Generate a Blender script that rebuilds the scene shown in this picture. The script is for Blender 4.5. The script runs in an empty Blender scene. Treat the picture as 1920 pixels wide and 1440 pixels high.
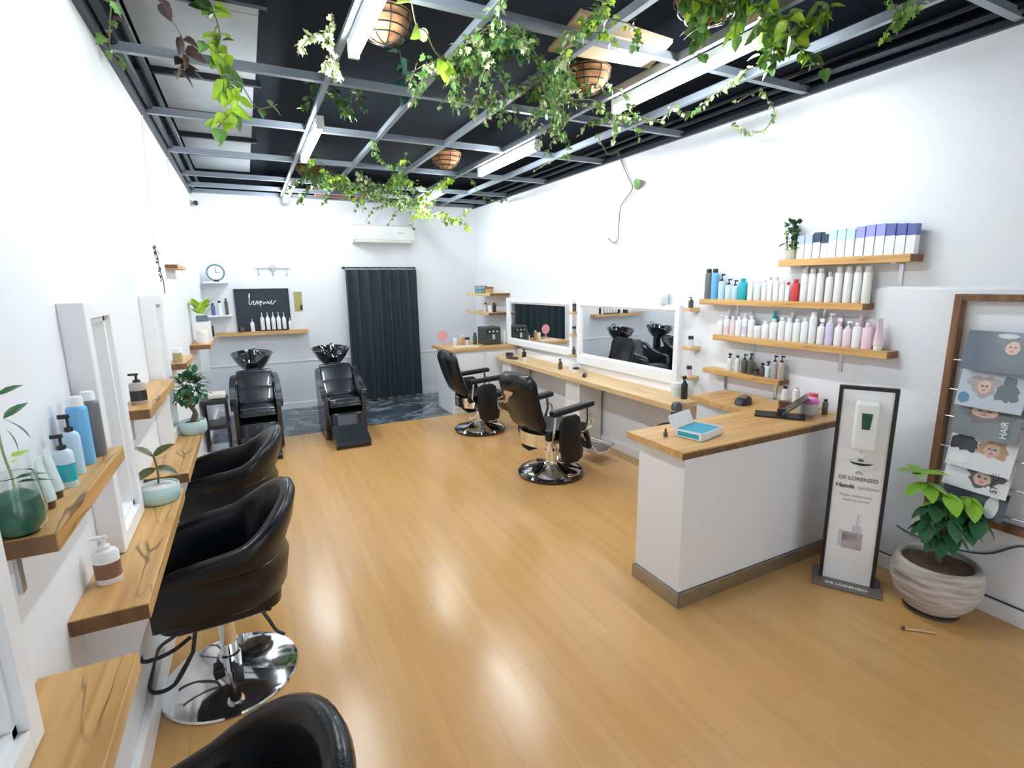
import bpy, bmesh, math, random
from mathutils import Vector, Matrix
random.seed(11)
SC = bpy.context.scene
COL = SC.collection
PI = math.pi

# ------------------------------------------------------------------ camera, world, exposure
cam_d = bpy.data.cameras.new('camera')
cam = bpy.data.objects.new('camera', cam_d)
COL.objects.link(cam)
yaw, pit, rol = math.radians(26.806), math.radians(-11.152), math.radians(-0.743)
fw = Vector((math.sin(yaw)*math.cos(pit), math.cos(yaw)*math.cos(pit), math.sin(pit)))
rt = Vector((math.cos(yaw), -math.sin(yaw), 0))
up = rt.cross(fw)
rt2 = rt*math.cos(rol) + up*math.sin(rol)
up2 = -rt*math.sin(rol) + up*math.cos(rol)
m = Matrix((rt2, up2, -fw)).transposed().to_4x4()
m.translation = (0, 0, 1.8)
cam.matrix_world = m
cam_d.sensor_width = 36
cam_d.lens = 964.96/1920*36
cam_d.clip_start = 0.02
SC.camera = cam

W = bpy.data.worlds.new('world'); SC.world = W; W.use_nodes = True
W.node_tree.nodes['Background'].inputs[0].default_value = (0.86, 0.93, 1.0, 1)
W.node_tree.nodes['Background'].inputs[1].default_value = 0.95
SC.view_settings.view_transform = 'Standard'
SC.view_settings.look = 'None'
SC.view_settings.exposure = 1.68
SC.view_settings.gamma = 1.0
SC.view_settings.use_curve_mapping = False
TUBE_POWER = 36.0

# ------------------------------------------------------------------ materials
def nodes(name):
    mt = bpy.data.materials.new(name); mt.use_nodes = True
    nt = mt.node_tree
    return mt, nt, nt.nodes['Principled BSDF']

def mat(name, col, rough=0.5, metal=0.0, coat=0.0, trans=0.0, noise=0.0, nscale=20.0, bump=0.0, emit=None, alpha=1.0, spec=None, ior=None):
    mt, nt, b = nodes(name)
    c = (col[0], col[1], col[2], 1)
    b.inputs['Base Color'].default_value = c
    b.inputs['Roughness'].default_value = rough
    b.inputs['Metallic'].default_value = metal
    b.inputs['Coat Weight'].default_value = coat
    b.inputs['Transmission Weight'].default_value = trans
    b.inputs['Alpha'].default_value = alpha
    if spec is not None: b.inputs['Specular IOR Level'].default_value = spec
    if ior: b.inputs['IOR'].default_value = ior
    if noise or bump:
        tc = nt.nodes.new('ShaderNodeTexCoord')
        n = nt.nodes.new('ShaderNodeTexNoise'); n.inputs['Scale'].default_value = nscale; n.inputs['Detail'].default_value = 4
        nt.links.new(tc.outputs['Object'], n.inputs['Vector'])
        if noise:
            mx = nt.nodes.new('ShaderNodeMixRGB')
            mx.inputs[1].default_value = tuple(max(0, v*(1-noise)) for v in col)+(1,)
            mx.inputs[2].default_value = tuple(min(1, v*(1+noise)) for v in col)+(1,)
            nt.links.new(n.outputs['Fac'], mx.inputs[0]); nt.links.new(mx.outputs[0], b.inputs['Base Color'])
        if bump:
            bp = nt.nodes.new('ShaderNodeBump'); bp.inputs['Strength'].default_value = bump; bp.inputs['Distance'].default_value = 0.004
            nt.links.new(n.outputs['Fac'], bp.inputs['Height']); nt.links.new(bp.outputs[0], b.inputs['Normal'])
    if emit:
        b.inputs['Emission Color'].default_value = (emit[0], emit[1], emit[2], 1)
        b.inputs['Emission Strength'].default_value = emit[3]
    return mt

def ramp(nt, stops):
    r = nt.nodes.new('ShaderNodeValToRGB'); e = r.color_ramp.elements
    e[0].position, e[0].color = stops[0][0], stops[0][1]+(1,)
    e[1].position, e[1].color = stops[-1][0], stops[-1][1]+(1,)
    for p, c in stops[1:-1]:
        x = e.new(p); x.color = c+(1,)
    return r

def wood(name, dark, light, axis='Y', rough=0.4, crack=0.0, seed=0.0):
    mt, nt, b = nodes(name)
    tc = nt.nodes.new('ShaderNodeTexCoord'); mp = nt.nodes.new('ShaderNodeMapping')
    mp.inputs['Scale'].default_value = {'Y': (14, 1.0, 14), 'X': (1.0, 14, 14), 'Z': (14, 14, 1.0)}[axis]
    mp.inputs['Location'].default_value = (seed, seed*.7, 0)
    nt.links.new(tc.outputs['Object'], mp.inputs[0])
    n = nt.nodes.new('ShaderNodeTexNoise'); n.inputs['Scale'].default_value = 1.6; n.inputs['Detail'].default_value = 6; n.inputs['Distortion'].default_value = 0.6
    nt.links.new(mp.outputs[0], n.inputs['Vector'])
    mid = tuple((a+c)/2 for a, c in zip(dark, light))
    r = ramp(nt, [(0.32, dark), (0.5, mid), (0.66, light)])
    nt.links.new(n.outputs['Fac'], r.inputs[0])
    out = r.outputs[0]
    if crack:
        mp2 = nt.nodes.new('ShaderNodeMapping')
        mp2.inputs['Scale'].default_value = {'Y': (7, 0.8, 7), 'X': (0.8, 7, 7), 'Z': (7, 7, .8)}[axis]
        mp2.inputs['Location'].default_value = (seed*1.3, seed, 0)
        nt.links.new(tc.outputs['Object'], mp2.inputs[0])
        n2 = nt.nodes.new('ShaderNodeTexNoise'); n2.inputs['Scale'].default_value = 1.1; n2.inputs['Detail'].default_value = 3; n2.inputs['Distortion'].default_value = 0.5
        nt.links.new(mp2.outputs[0], n2.inputs['Vector'])
        r2 = ramp(nt, [(0.488, (0, 0, 0)), (0.5, (1, 1, 1)), (0.512, (0, 0, 0))])
        nt.links.new(n2.outputs['Fac'], r2.inputs[0])
        n3 = nt.nodes.new('ShaderNodeTexNoise'); n3.inputs['Scale'].default_value = 3.0
        nt.links.new(tc.outputs['Object'], n3.inputs['Vector'])
        r3 = ramp(nt, [(0.45, (0, 0, 0)), (0.6, (crack, crack, crack))])
        nt.links.new(n3.outputs['Fac'], r3.inputs[0])
        mu = nt.nodes.new('ShaderNodeMath'); mu.operation = 'MULTIPLY'
        nt.links.new(r2.outputs[0], mu.inputs[0]); nt.links.new(r3.outputs[0], mu.inputs[1])
        mx = nt.nodes.new('ShaderNodeMixRGB'); mx.inputs[2].default_value = (0.09, 0.035, 0.012, 1)
        nt.links.new(mu.outputs[0], mx.inputs[0]); nt.links.new(out, mx.inputs[1]); out = mx.outputs[0]
    nt.links.new(out, b.inputs['Base Color'])
    b.inputs['Roughness'].default_value = rough
    return mt

def floor_mat():
    mt, nt, b = nodes('oak floorboards')
    tc = nt.nodes.new('ShaderNodeTexCoord'); sx = nt.nodes.new('ShaderNodeSeparateXYZ'); cx = nt.nodes.new('ShaderNodeCombineXYZ')
    nt.links.new(tc.outputs['Object'], sx.inputs[0])
    nt.links.new(sx.outputs['Y'], cx.inputs['X']); nt.links.new(sx.outputs['X'], cx.inputs['Y'])
    br = nt.nodes.new('ShaderNodeTexBrick')
    br.inputs['Scale'].default_value = 1.0
    br.inputs['Brick Width'].default_value = 1.9; br.inputs['Row Height'].default_value = 0.19
    br.inputs['Mortar Size'].default_value = 0.0012; br.inputs['Mortar Smooth'].default_value = 0.2
    br.offset = 0.37; br.offset_frequency = 2
    br.inputs['Color1'].default_value = (0.625, 0.350, 0.125, 1)
    br.inputs['Color2'].default_value = (0.665, 0.385, 0.145, 1)
    br.inputs['Mortar'].default_value = (0.52, 0.29, 0.11, 1)
    nt.links.new(cx.outputs[0], br.inputs['Vector'])
    mp = nt.nodes.new('ShaderNodeMapping'); mp.inputs['Scale'].default_value = (5, 0.35, 1)
    nt.links.new(tc.outputs['Object'], mp.inputs[0])
    n = nt.nodes.new('ShaderNodeTexNoise'); n.inputs['Scale'].default_value = 3; n.inputs['Detail'].default_value = 7
    nt.links.new(mp.outputs[0], n.inputs['Vector'])
    r = ramp(nt, [(0.3, (0.93, 0.92, 0.90)), (0.7, (1.05, 1.05, 1.04))])
    nt.links.new(n.outputs['Fac'], r.inputs[0])
    mx = nt.nodes.new('ShaderNodeMixRGB'); mx.blend_type = 'MULTIPLY'; mx.inputs[0].default_value = 1
    nt.links.new(br.outputs['Color'], mx.inputs[1]); nt.links.new(r.outputs[0], mx.inputs[2])
    nt.links.new(mx.outputs[0], b.inputs['Base Color'])
    rr = ramp(nt, [(0.3, (0.19,)*3), (0.7, (0.27,)*3)])
    nt.links.new(n.outputs['Fac'], rr.inputs[0]); nt.links.new(rr.outputs[0], b.inputs['Roughness'])
    b.inputs['Specular IOR Level'].default_value = 0.55
    bp = nt.nodes.new('ShaderNodeBump'); bp.inputs['Strength'].default_value = 0.25; bp.inputs['Distance'].default_value = 0.002; bp.invert = True
    nt.links.new(br.outputs['Fac'], bp.inputs['Height']); nt.links.new(bp.outputs[0], b.inputs['Normal'])
    return mt

def tile_mat():
    mt, nt, b = nodes('slate tile')
    tc = nt.nodes.new('ShaderNodeTexCoord')
    n = nt.nodes.new('ShaderNodeTexNoise'); n.inputs['Scale'].default_value = 2.2; n.inputs['Detail'].default_value = 8; n.inputs['Distortion'].default_value = 2.2
    nt.links.new(tc.outputs['Object'], n.inputs['Vector'])
    r = ramp(nt, [(0.3, (0.035, 0.05, 0.065)), (0.52, (0.09, 0.12, 0.15)), (0.6, (0.28, 0.33, 0.37)), (0.66, (0.1, 0.13, 0.16))])
    nt.links.new(n.outputs['Fac'], r.inputs[0])
    br = nt.nodes.new('ShaderNodeTexBrick'); br.offset = 0
    br.inputs['Scale'].default_value = 1; br.inputs['Brick Width'].default_value = 0.6; br.inputs['Row Height'].default_value = 0.6
    br.inputs['Mortar Size'].default_value = 0.003
    br.inputs['Color1'].default_value = (1, 1, 1, 1); br.inputs['Color2'].default_value = (.85, .85, .85, 1); br.inputs['Mortar'].default_value = (.5, .5, .5, 1)
    nt.links.new(tc.outputs['Object'], br.inputs['Vector'])
    mx = nt.nodes.new('ShaderNodeMixRGB'); mx.blend_type = 'MULTIPLY'; mx.inputs[0].default_value = 1
    nt.links.new(r.outputs[0], mx.inputs[1]); nt.links.new(br.outputs[0], mx.inputs[2])
    nt.links.new(mx.outputs[0], b.inputs['Base Color']); b.inputs['Roughness'].default_value = 0.22
    return mt

def photo_mat(name, bg, tones, scale=7, seed=0.0):
    mt, nt, b = nodes(name)
    tc = nt.nodes.new('ShaderNodeTexCoord'); mp = nt.nodes.new('ShaderNodeMapping'); mp.inputs['Location'].default_value = (seed, seed*2, seed)
    nt.links.new(tc.outputs['Object'], mp.inputs[0])
    n = nt.nodes.new('ShaderNodeTexNoise'); n.inputs['Scale'].default_value = scale; n.inputs['Detail'].default_value = 3
    nt.links.new(mp.outputs[0], n.inputs['Vector'])
    r = ramp(nt, [(0.35, bg)] + [(0.45+0.1*i, t) for i, t in enumerate(tones)] + [(0.8, tones[-1])])
    nt.links.new(n.outputs['Fac'], r.inputs[0]); nt.links.new(r.outputs[0], b.inputs['Base Color'])
    b.inputs['Roughness'].default_value = 0.25
    return mt

M = {}
M['wall'] = mat('white wall paint', (0.80, 0.825, 0.865), 0.55, noise=0.012, nscale=3)
M['floor'] = floor_mat(); M['tile'] = tile_mat()
M['deck'] = mat('black ceiling', (0.007, 0.010, 0.016), 0.85, noise=0.3, nscale=4, spec=0.15)
M['panel'] = mat('pale fibre ceiling panel', (0.36, 0.40, 0.425), 0.8, noise=0.14, nscale=9)
M['grid'] = mat('galvanised grid bar', (0.33, 0.38, 0.44), 0.42, metal=0.5)
M['dark_metal'] = mat('dark steel', (0.03, 0.035, 0.045), 0.4, metal=0.6)
M['white'] = mat('white gloss paint', (0.88, 0.885, 0.90), 0.3)
M['white_plastic'] = mat('white plastic', (0.86, 0.87, 0.88), 0.35)
M['cream'] = mat('cream plastic', (0.80, 0.80, 0.74), 0.35)
M['desk'] = mat('desk white laminate', (0.84, 0.85, 0.87), 0.35)
M['kick'] = mat('shiny metal kick plate', (0.42, 0.40, 0.35), 0.16, metal=0.85, noise=0.3, nscale=8)
M['wood'] = wood('golden slab wood', (0.50, 0.27, 0.085), (0.72, 0.44, 0.17), 'Y', 0.38, crack=0.9, seed=2.3)
M['wood_x'] = wood('golden slab wood crosswise', (0.50, 0.27, 0.09), (0.70, 0.43, 0.17), 'X', 0.38, crack=0.5, seed=1.1)
M['wood_end'] = wood('dark end grain', (0.13, 0.06, 0.025), (0.24, 0.115, 0.045), 'Z', 0.5)
M['wood_pale'] = wood('pale bench wood', (0.62, 0.40, 0.18), (0.80, 0.57, 0.30), 'Y', 0.4, crack=0.4, seed=4)
M['ply'] = wood('plywood', (0.62, 0.46, 0.30), (0.80, 0.64, 0.44), 'X', 0.6)
M['frame_wood'] = wood('rustic brown wood', (0.10, 0.045, 0.02), (0.27, 0.13, 0.06), 'Z', 0.55)
M['leather'] = mat('black leather', (0.005, 0.006, 0.009), 0.30, spec=0.38, coat=0.12, bump=0.25, nscale=160)
M['vinyl'] = mat('glossy black vinyl', (0.012, 0.016, 0.024), 0.27, coat=0.35, bump=0.08, nscale=60)
M['chrome'] = mat('chrome', (0.85, 0.87, 0.9), 0.06, metal=1)
M['steel'] = mat('brushed steel', (0.6, 0.62, 0.65), 0.28, metal=1)
M['black'] = mat('black plastic', (0.015, 0.016, 0.018), 0.4)
M['black_gloss'] = mat('black gloss', (0.012, 0.013, 0.016), 0.08, coat=0.8)
M['mirror'] = mat('mirror glass', (0.93, 0.95, 0.96), 0.01, metal=1)
M['curtain'] = mat('charcoal curtain cloth', (0.028, 0.046, 0.056), 0.8, noise=0.12, nscale=40)
M['tube'] = mat('lit fluorescent tube', (1, 1, 1), 0.5, emit=(0.90, 0.96, 1.0, TUBE_POWER))
M['pot_aqua'] = mat('pale aqua glaze', (0.50, 0.68, 0.68), 0.35)
_mt, _nt, _b = nodes('weathered concrete')
_tc = _nt.nodes.new('ShaderNodeTexCoord'); _mp = _nt.nodes.new('ShaderNodeMapping'); _mp.inputs['Scale'].default_value = (4, 4, 30)
_n = _nt.nodes.new('ShaderNodeTexNoise'); _n.inputs['Scale'].default_value = 1.3; _n.inputs['Detail'].default_value = 6
_nt.links.new(_tc.outputs['Object'], _mp.inputs[0]); _nt.links.new(_mp.outputs[0], _n.inputs['Vector'])
_r = ramp(_nt, [(0.33, (0.24, 0.21, 0.19)), (0.5, (0.46, 0.42, 0.38)), (0.68, (0.60, 0.57, 0.53))])
_nt.links.new(_n.outputs['Fac'], _r.inputs[0]); _nt.links.new(_r.outputs[0], _b.inputs['Base Color']); _b.inputs['Roughness'].default_value = 0.85
_bp = _nt.nodes.new('ShaderNodeBump'); _bp.inputs['Strength'].default_value = 0.5; _bp.inputs['Distance'].default_value = 0.004
_nt.links.new(_n.outputs['Fac'], _bp.inputs['Height']); _nt.links.new(_bp.outputs[0], _b.inputs['Normal'])
M['concrete'] = _mt
M['soil'] = mat('bark soil', (0.11, 0.062, 0.04), 0.9, noise=0.6, nscale=45, bump=1.0)
M['glass'] = mat('clear glass', (0.95, 0.98, 0.97), 0.03, trans=1.0, ior=1.3)
M['green_glass'] = mat('mossy green fill', (0.02, 0.16, 0.10), 0.4, noise=0.6, nscale=40)
M['coir'] = wood('coir basket fibre', (0.20, 0.085, 0.03), (0.50, 0.26, 0.12), 'X', 0.9)
M['leaf'] = mat('ivy leaf green', (0.13, 0.27, 0.065), 0.4, noise=0.55, nscale=25)
M['leaf_bright'] = mat('bright pothos leaf', (0.42, 0.66, 0.06), 0.35, noise=0.35, nscale=18)
M['leaf_dark'] = mat('deep green leaf', (0.035, 0.13, 0.05), 0.3, noise=0.4, nscale=14)
M['leaf_blue'] = mat('blue green leaf', (0.05, 0.19, 0.13), 0.4, noise=0.3, nscale=14)
M['leaf_pale'] = mat('variegated cream leaf', (0.55, 0.62, 0.34), 0.4, noise=0.4, nscale=30)
M['leaf_brown'] = mat('dry brown leaf', (0.055, 0.028, 0.025), 0.6)
M['stem'] = mat('vine stem', (0.19, 0.17, 0.09), 0.7)
M['stem_grey'] = mat('grey bare vine', (0.28, 0.27, 0.25), 0.7)
M['bamboo'] = mat('bamboo cane', (0.34, 0.38, 0.16), 0.45)
M['trunk'] = mat('brown trunk', (0.14, 0.11, 0.06), 0.8, bump=0.6, nscale=40)

def cm(name, col, rough=0.35, **k):
    if name not in M: M[name] = mat(name, col, rough, **k)
    return M[name]

# ------------------------------------------------------------------ geometry builder
class G:
    def __init__(s): s.bm = bmesh.new()
    def merge(s, t, mx=None):
        if mx is not None: bmesh.ops.transform(t, matrix=mx, verts=t.verts)
        me = bpy.data.meshes.new('tmp'); t.to_mesh(me); t.free(); s.bm.from_mesh(me); bpy.data.meshes.remove(me); return s
    def box(s, a, b, bev=0.0, rot=None, seg=2):
        """a, b: opposite corners"""
        a, b = Vector(a), Vector(b); c = (a+b)/2; d = b-a
        t = bmesh.new(); bmesh.ops.create_cube(t, size=1)
        bmesh.ops.scale(t, vec=(abs(d.x), abs(d.y), abs(d.z)), verts=t.verts)
        if bev: bmesh.ops.bevel(t, geom=t.edges[:], offset=bev, segments=seg, profile=0.6, affect='EDGES')
        mx = Matrix.Translation(c)
        if rot: mx = mx @ (Matrix.Rotation(rot[2], 4, 'Z') @ Matrix.Rotation(rot[1], 4, 'Y') @ Matrix.Rotation(rot[0], 4, 'X'))
        return s.merge(t, mx)
    def rings(s, R, closed=True, cap=True):
        V = [[s.bm.verts.new(p) for p in r] for r in R]
        n = len(R[0])
        for i in range(len(V)-1):
            for j in range(n if closed else n-1):
                k = (j+1) % n
                try: s.bm.faces.new((V[i][j], V[i][k], V[i+1][k], V[i+1][j]))
                except ValueError: pass
        if cap and closed:
            for r in (V[0], V[-1]):
                try: s.bm.faces.new(r)
                except ValueError: pass
        return s
    def lathe(s, prof, c=(0, 0, 0), n=24, sx=1.0, sy=1.0, rz=0.0, cap=True):
        R = []
        for r, z in prof:
            ring = []
            for i in range(n):
                a = 2*PI*i/n; x, y = r*math.cos(a)*sx, r*math.sin(a)*sy
                ring.append((c[0]+x*math.cos(rz)-y*math.sin(rz), c[1]+x*math.sin(rz)+y*math.cos(rz), c[2]+z))
            R.append(ring)
        return s.rings(R, cap=cap)
    def cyl(s, p, q, r, r2=None, n=16): return s.tube([p, q], [r, r if r2 is None else r2], n)
    def tube(s, pts, r, n=8, closed=False):
        P = [Vector(p) for p in pts]
        if not isinstance(r, (list, tuple)): r = [r]*len(P)
        R = []; N = len(P); nrm = None
        for i, p in enumerate(P):
            if closed: t = P[(i+1) % N]-P[i-1]
            else: t = P[min(i+1, N-1)]-P[max(i-1, 0)]
            t = t.normalized() if t.length > 1e-9 else Vector((0, 0, 1))
            if nrm is None: nrm = t.orthogonal().normalized()
            nrm = (nrm-t*nrm.dot(t)); nrm = nrm.normalized() if nrm.length > 1e-6 else t.orthogonal().normalized()
            b = t.cross(nrm)
            R.append([p+(nrm*math.cos(2*PI*k/n)+b*math.sin(2*PI*k/n))*r[i] for k in range(n)])
        if closed: R.append(R[0]); return s.rings(R, cap=False)
        return s.rings(R)
    def sphere(s, c, r, sc=(1, 1, 1), n=16):
        t = bmesh.new(); bmesh.ops.create_uvsphere(t, u_segments=n, v_segments=max(6, n//2), radius=r)
        bmesh.ops.scale(t, vec=sc, verts=t.verts); return s.merge(t, Matrix.Translation(c))
    def prism(s, poly, axis, a, b):
        def mk(u, v, w): return {'X': (w, u, v), 'Y': (u, w, v), 'Z': (u, v, w)}[axis]
        return s.rings([[mk(u, v, a) for u, v in poly], [mk(u, v, b) for u, v in poly]])
    def poly(s, pts):
        try: s.bm.faces.new([s.bm.verts.new(p) for p in pts])
        except ValueError: pass
        return s
    def xf(s, mx): bmesh.ops.transform(s.bm, matrix=mx, verts=s.bm.verts); return s
    def out(s, name, m, parent=None, smooth=True, ang=38, label=None, weld=True):
        bm = s.bm
        if weld: bmesh.ops.remove_doubles(bm, verts=bm.verts, dist=1e-5)
        bmesh.ops.recalc_face_normals(bm, faces=bm.faces)
        if smooth:
            for f in bm.faces: f.smooth = True
            for e in bm.edges:
                if len(e.link_faces) == 2 and e.calc_face_angle(0) > math.radians(ang): e.smooth = False
        me = bpy.data.meshes.new(name); bm.to_mesh(me); bm.free()
        me.materials.append(m)
        o = bpy.data.objects.new(name, me); COL.objects.link(o)
        if parent: o.parent = parent
        if label: o['label'] = label
        return o

def catmull(P, k=5):
    P = [Vector(p) for p in P]; out = []
    for i in range(len(P)-1):
        a, b, c, d = P[max(i-1, 0)], P[i], P[i+1], P[min(i+2, len(P)-1)]
        for j in range(k):
            t = j/k
            out.append(0.5*((2*b)+(c-a)*t+(2*a-5*b+4*c-d)*t*t+(3*b-a-3*c+d)*t**3))
    out.append(P[-1]); return out

def thing(name, label, cat, loc=(0, 0, 0), rz=0.0, group=None):
    o = bpy.data.objects.new(name, None); COL.objects.link(o)
    o.empty_display_size = 0.05
    o.location = loc; o.rotation_euler = (0, 0, rz); o['label'] = label; o['category'] = cat
    if group: o['group'] = group
    return o
def tag(o, label, cat, group=None):
    o['label'] = label; o['category'] = cat
    if group: o['group'] = group
    return o
def struct(o): o['kind'] = 'structure'; return o
def copy_tree(o, parent=None):
    c = o.copy(); COL.objects.link(c)
    if parent: c.parent = parent
    for ch in [x for x in bpy.data.objects if x.parent == o]: copy_tree(ch, c)
    return c

def text_mesh(name, txt, size, m, parent, mx, shear=0.0, bold=0.0, align='CENTER', ext=0.0008, space=1.0):
    cu = bpy.data.curves.new(name, 'FONT'); cu.body = txt; cu.size = size; cu.extrude = ext; cu.shear = shear
    cu.offset = bold; cu.align_x = align; cu.space_character = space
    t = bpy.data.objects.new('tmp_text', cu); COL.objects.link(t)
    bpy.context.view_layer.update()
    dg = bpy.context.evaluated_depsgraph_get()
    me = bpy.data.meshes.new_from_object(t.evaluated_get(dg))
    bpy.data.objects.remove(t); bpy.data.curves.remove(cu)
    me.transform(mx); me.materials.clear(); me.materials.append(m)
    o = bpy.data.objects.new(name, me); COL.objects.link(o); o.parent = parent
    return o

# ------------------------------------------------------------------ room shell
XL, XR, YB, YF, ZC, ZD = -0.534, 3.444, 8.126, -2.6, 3.0, 3.32
TY = 6.60    # start of slate tiles
struct(G().box((XL-.1, YF-.1, -.12), (XR+.1, TY, 0)).out('floor', M['floor'], smooth=False))
struct(G().box((XL-.1, TY, -.12), (XR+.1, YB+.1, 0.001)).out('floor', M['tile'], smooth=False))
struct(G().box((XL-.12, YF, 0), (XL, YB+.1, ZC)).out('wall_left', M['wall'], smooth=False))
struct(G().box((XR, YF, 0), (XR+.12, YB+.1, ZC)).out('wall_right', M['wall'], smooth=False))
struct(G().box((XL, YB, 0), (XR, YB+.12, ZC)).out('wall_back', M['wall'], smooth=False))
# thicker lower part of the right wall near the entrance (ledge line seen at the magazine frame)
struct(G().box((XR-.012, YF, 0), (XR, 1.86, 1.735)).out('trim_1', M['wall'], smooth=False))
# shop front: piers, header and big pane openings behind the camera
fb = G()
fb.box((XL, YF-.12, 2.35), (XR, YF, ZC)).box((XL, YF-.12, 0), (XL+.25, YF, 2.35)).box((XR-.25, YF-.12, 0), (XR, YF, 2.35)).box((1.05, YF-.12, 0), (1.2, YF, 2.35)).box((XL+.25, YF-.12, 0), (1.05, YF, .35))
struct(fb.out('wall_front', M['wall'], smooth=False))
struct(G().box((XL+.25, YF-.07, .35), (1.05, YF-.06, 2.35)).out('window_1', M['glass'], smooth=False))
# deck above the open grid, and the black band above the walls
struct(G().box((XL-.12, YF-.1, ZD), (XR+.12, YB+.1, ZD+.1)).out('ceiling', M['deck'], smooth=False))
b = G()
b.box((XL-.12, YF, ZC), (XL+.0, YB+.1, ZD)).box((XR, YF, ZC), (XR+.12, YB+.1, ZD)).box((XL, YB, ZC), (XR, YB+.12, ZD)).box((XL, YF-.12, ZC), (XR, YF, ZD))
struct(b.out('trim_2', M['deck'], smooth=False))
# dark conduits and cornice running along both wall tops
b = G()
b.tube([(XL+.05, YF, 3.05), (XL+.05, YB, 3.05)], .03).tube([(XL+.12, YF, 3.1), (XL+.12, YB, 3.1)], .022).box((XL, YF, 2.985), (XL+.035, YB, 3.02))
struct(b.out('trim_3', M['dark_metal']))
b = G()
b.tube([(XR-.06, YF, 3.06), (XR-.07, 1.6, 3.05), (XR-.13, 2.1, 3.04), (XR-.07, 2.6, 3.07), (XR-.07, YB, 3.06)], .022)
b.tube([(XR-.14, YF, 3.1), (XR-.14, YB, 3.1)], .018).box((XR-.03, YF, 2.985), (XR, YB, 3.02))
struct(b.out('trim_4', M['dark_metal']))
# grey boards under the deck along the left wall, with gaps
for i, (y0, y1, x0, x1) in enumerate([(1.2, 3.55, XL+.32, .215), (3.55, 4.6, XL+.1, .215), (4.62, 5.55, XL+.1, .205), (5.6, 6.3, XL+.1, .205), (6.38, 7.1, XL+.1, .20), (7.16, YB, XL+.1, .2)]):
    g = G()
    if i == 0: g.box((XL+.1, 2.0, ZD-.02), (.215, 3.35, ZD-.008)); g.box((-.085, 3.35, ZD-.02), (.215, 3.55, ZD-.008))
    else: g.box((x0, y0+.01, ZD-.02), (x1, y1, ZD-.008))
    struct(g.out('trim_%d' % (5+i), M['panel'], smooth=False))
# cross rails (along X) and runners (along Y) of the open ceiling grid
n = 11
for y in (0.2, 1.34, 2.41, 3.53, 4.63, 5.80, 6.90, 7.6, 8.09):
    g = G().box((XL, y-.019, ZC-.006), (XR, y+.019, ZC)).box((XL, y-.004, ZC), (XR, y+.004, ZC+.045))
    struct(g.out('trim_%d' % n, M['grid'], smooth=False)); n += 1
for x in (0.555, 1.11, 1.70, 2.28, 2.845):
    g = G().box((x-.017, YF, ZC-.008), (x+.017, YB, ZC-.002)).box((x-.004, YF, ZC-.002), (x+.004, YB, ZC+.045))
    struct(g.out('trim_%d' % n, M['grid'], smooth=False)); n += 1
# higher dark purlins on the left
for y in (3.36, 4.61, 5.57, 6.34, 7.13):
    struct(G().box((XL, y-.02, ZD-.06), (.25, y+.02, ZD-.02)).out('trim_%d' % n, M['dark_metal'], smooth=False)); n += 1
# thin seam strips on the left wall and dado line on the back wall
for y0, y1 in ((4.64, 4.33), (5.99, 5.85)):
    g = G().tube([(XL+.004, y0, 2.98), (XL+.004, y1, 2.0)], .006); struct(g.out('trim_%d' % n, M['white_plastic'])); n += 1
struct(G().box((XL, YB-.012, .70), (XR, YB, .715)).out('trim_%d' % n, M['white'], smooth=False)); n += 1
def skirt(name, a, b): struct(G().box(a, b, .004).out(name, M['white'], smooth=False))
skirt('baseboard_left', (XL, YF, 0), (XL+.03, YB, .13))
skirt('baseboard_right', (XR-.027, YF, 0), (XR, YB, .09))
skirt('baseboard_back', (XL+.03, YB-.02, 0), (XR-.027, YB, .09))

# ------------------------------------------------------------------ fluorescent lights
def light(x, y0, y1, where):
    L = y1-y0
    t = thing('fluorescent_light', 'lit white fluorescent batten ' + where, 'ceiling light', (x, (y0+y1)/2, 2.94), 0, None)
    G().box((-.026, -L/2, .005), (.026, L/2, .05), .006).out('housing', M['white_plastic'], t, False)
    G().box((-.024, -L/2+.02, -.034), (.024, L/2-.02, .004), .014).out('diffuser_tube', M['tube'], t)
    for s in (-1, 1): G().box((-.027, s*(L/2-.01)-.012, -.037), (.027, s*(L/2-.01)+.012, .052), .004).out('end_cap', M['white_plastic'], t, False)
light(.592, 1.72, 2.88, 'nearest the camera in the left row, beside the largest basket')
light(.592, 4.17, 5.37, 'in the middle of the left row')
light(.592, 6.60, 7.95, 'at the far end of the left row by the back wall')
light(2.33, 1.88, 3.03, 'nearest the camera in the right row, above the reception desk side')
light(2.33, 4.07, 5.30, 'in the middle of the right row')
light(2.33, 6.45, 7.38, 'at the far end of the right row behind hanging greenery')

# ------------------------------------------------------------------ wooden slabs
def slab(name, label, cat, x0, y0, z1, x1, y1, th, m, end=None, brackets=(), grp=None, side=1):
    """top at z1; wall side decided by side (+1: wall at x0, -1: wall at x1)"""
    t = thing(name, label, cat, ((x0+x1)/2, (y0+y1)/2, z1-th), 0, grp)
    hx, hy = (x1-x0)/2, (y1-y0)/2
    G().box((-hx, -hy, 0), (hx, hy, th), .004).out('board', m, t, False)
    if end: G().box((-hx+.003, -hy-.002, .003), (hx-.003, -hy+.0005, th-.003)).out('end_grain', end, t, False, label='dark end grain')
    w = -hx if side > 0 else hx
    for by in brackets:
        G().box((w, by-hy-.012, -.13), (w+side*.008, by-hy+.012, 0)).box((w, by-hy-.012, -.006), (w+side*hx*1.5, by-hy+.012, 0)).out('bracket', M['steel'], t, False)
    return t
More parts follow.
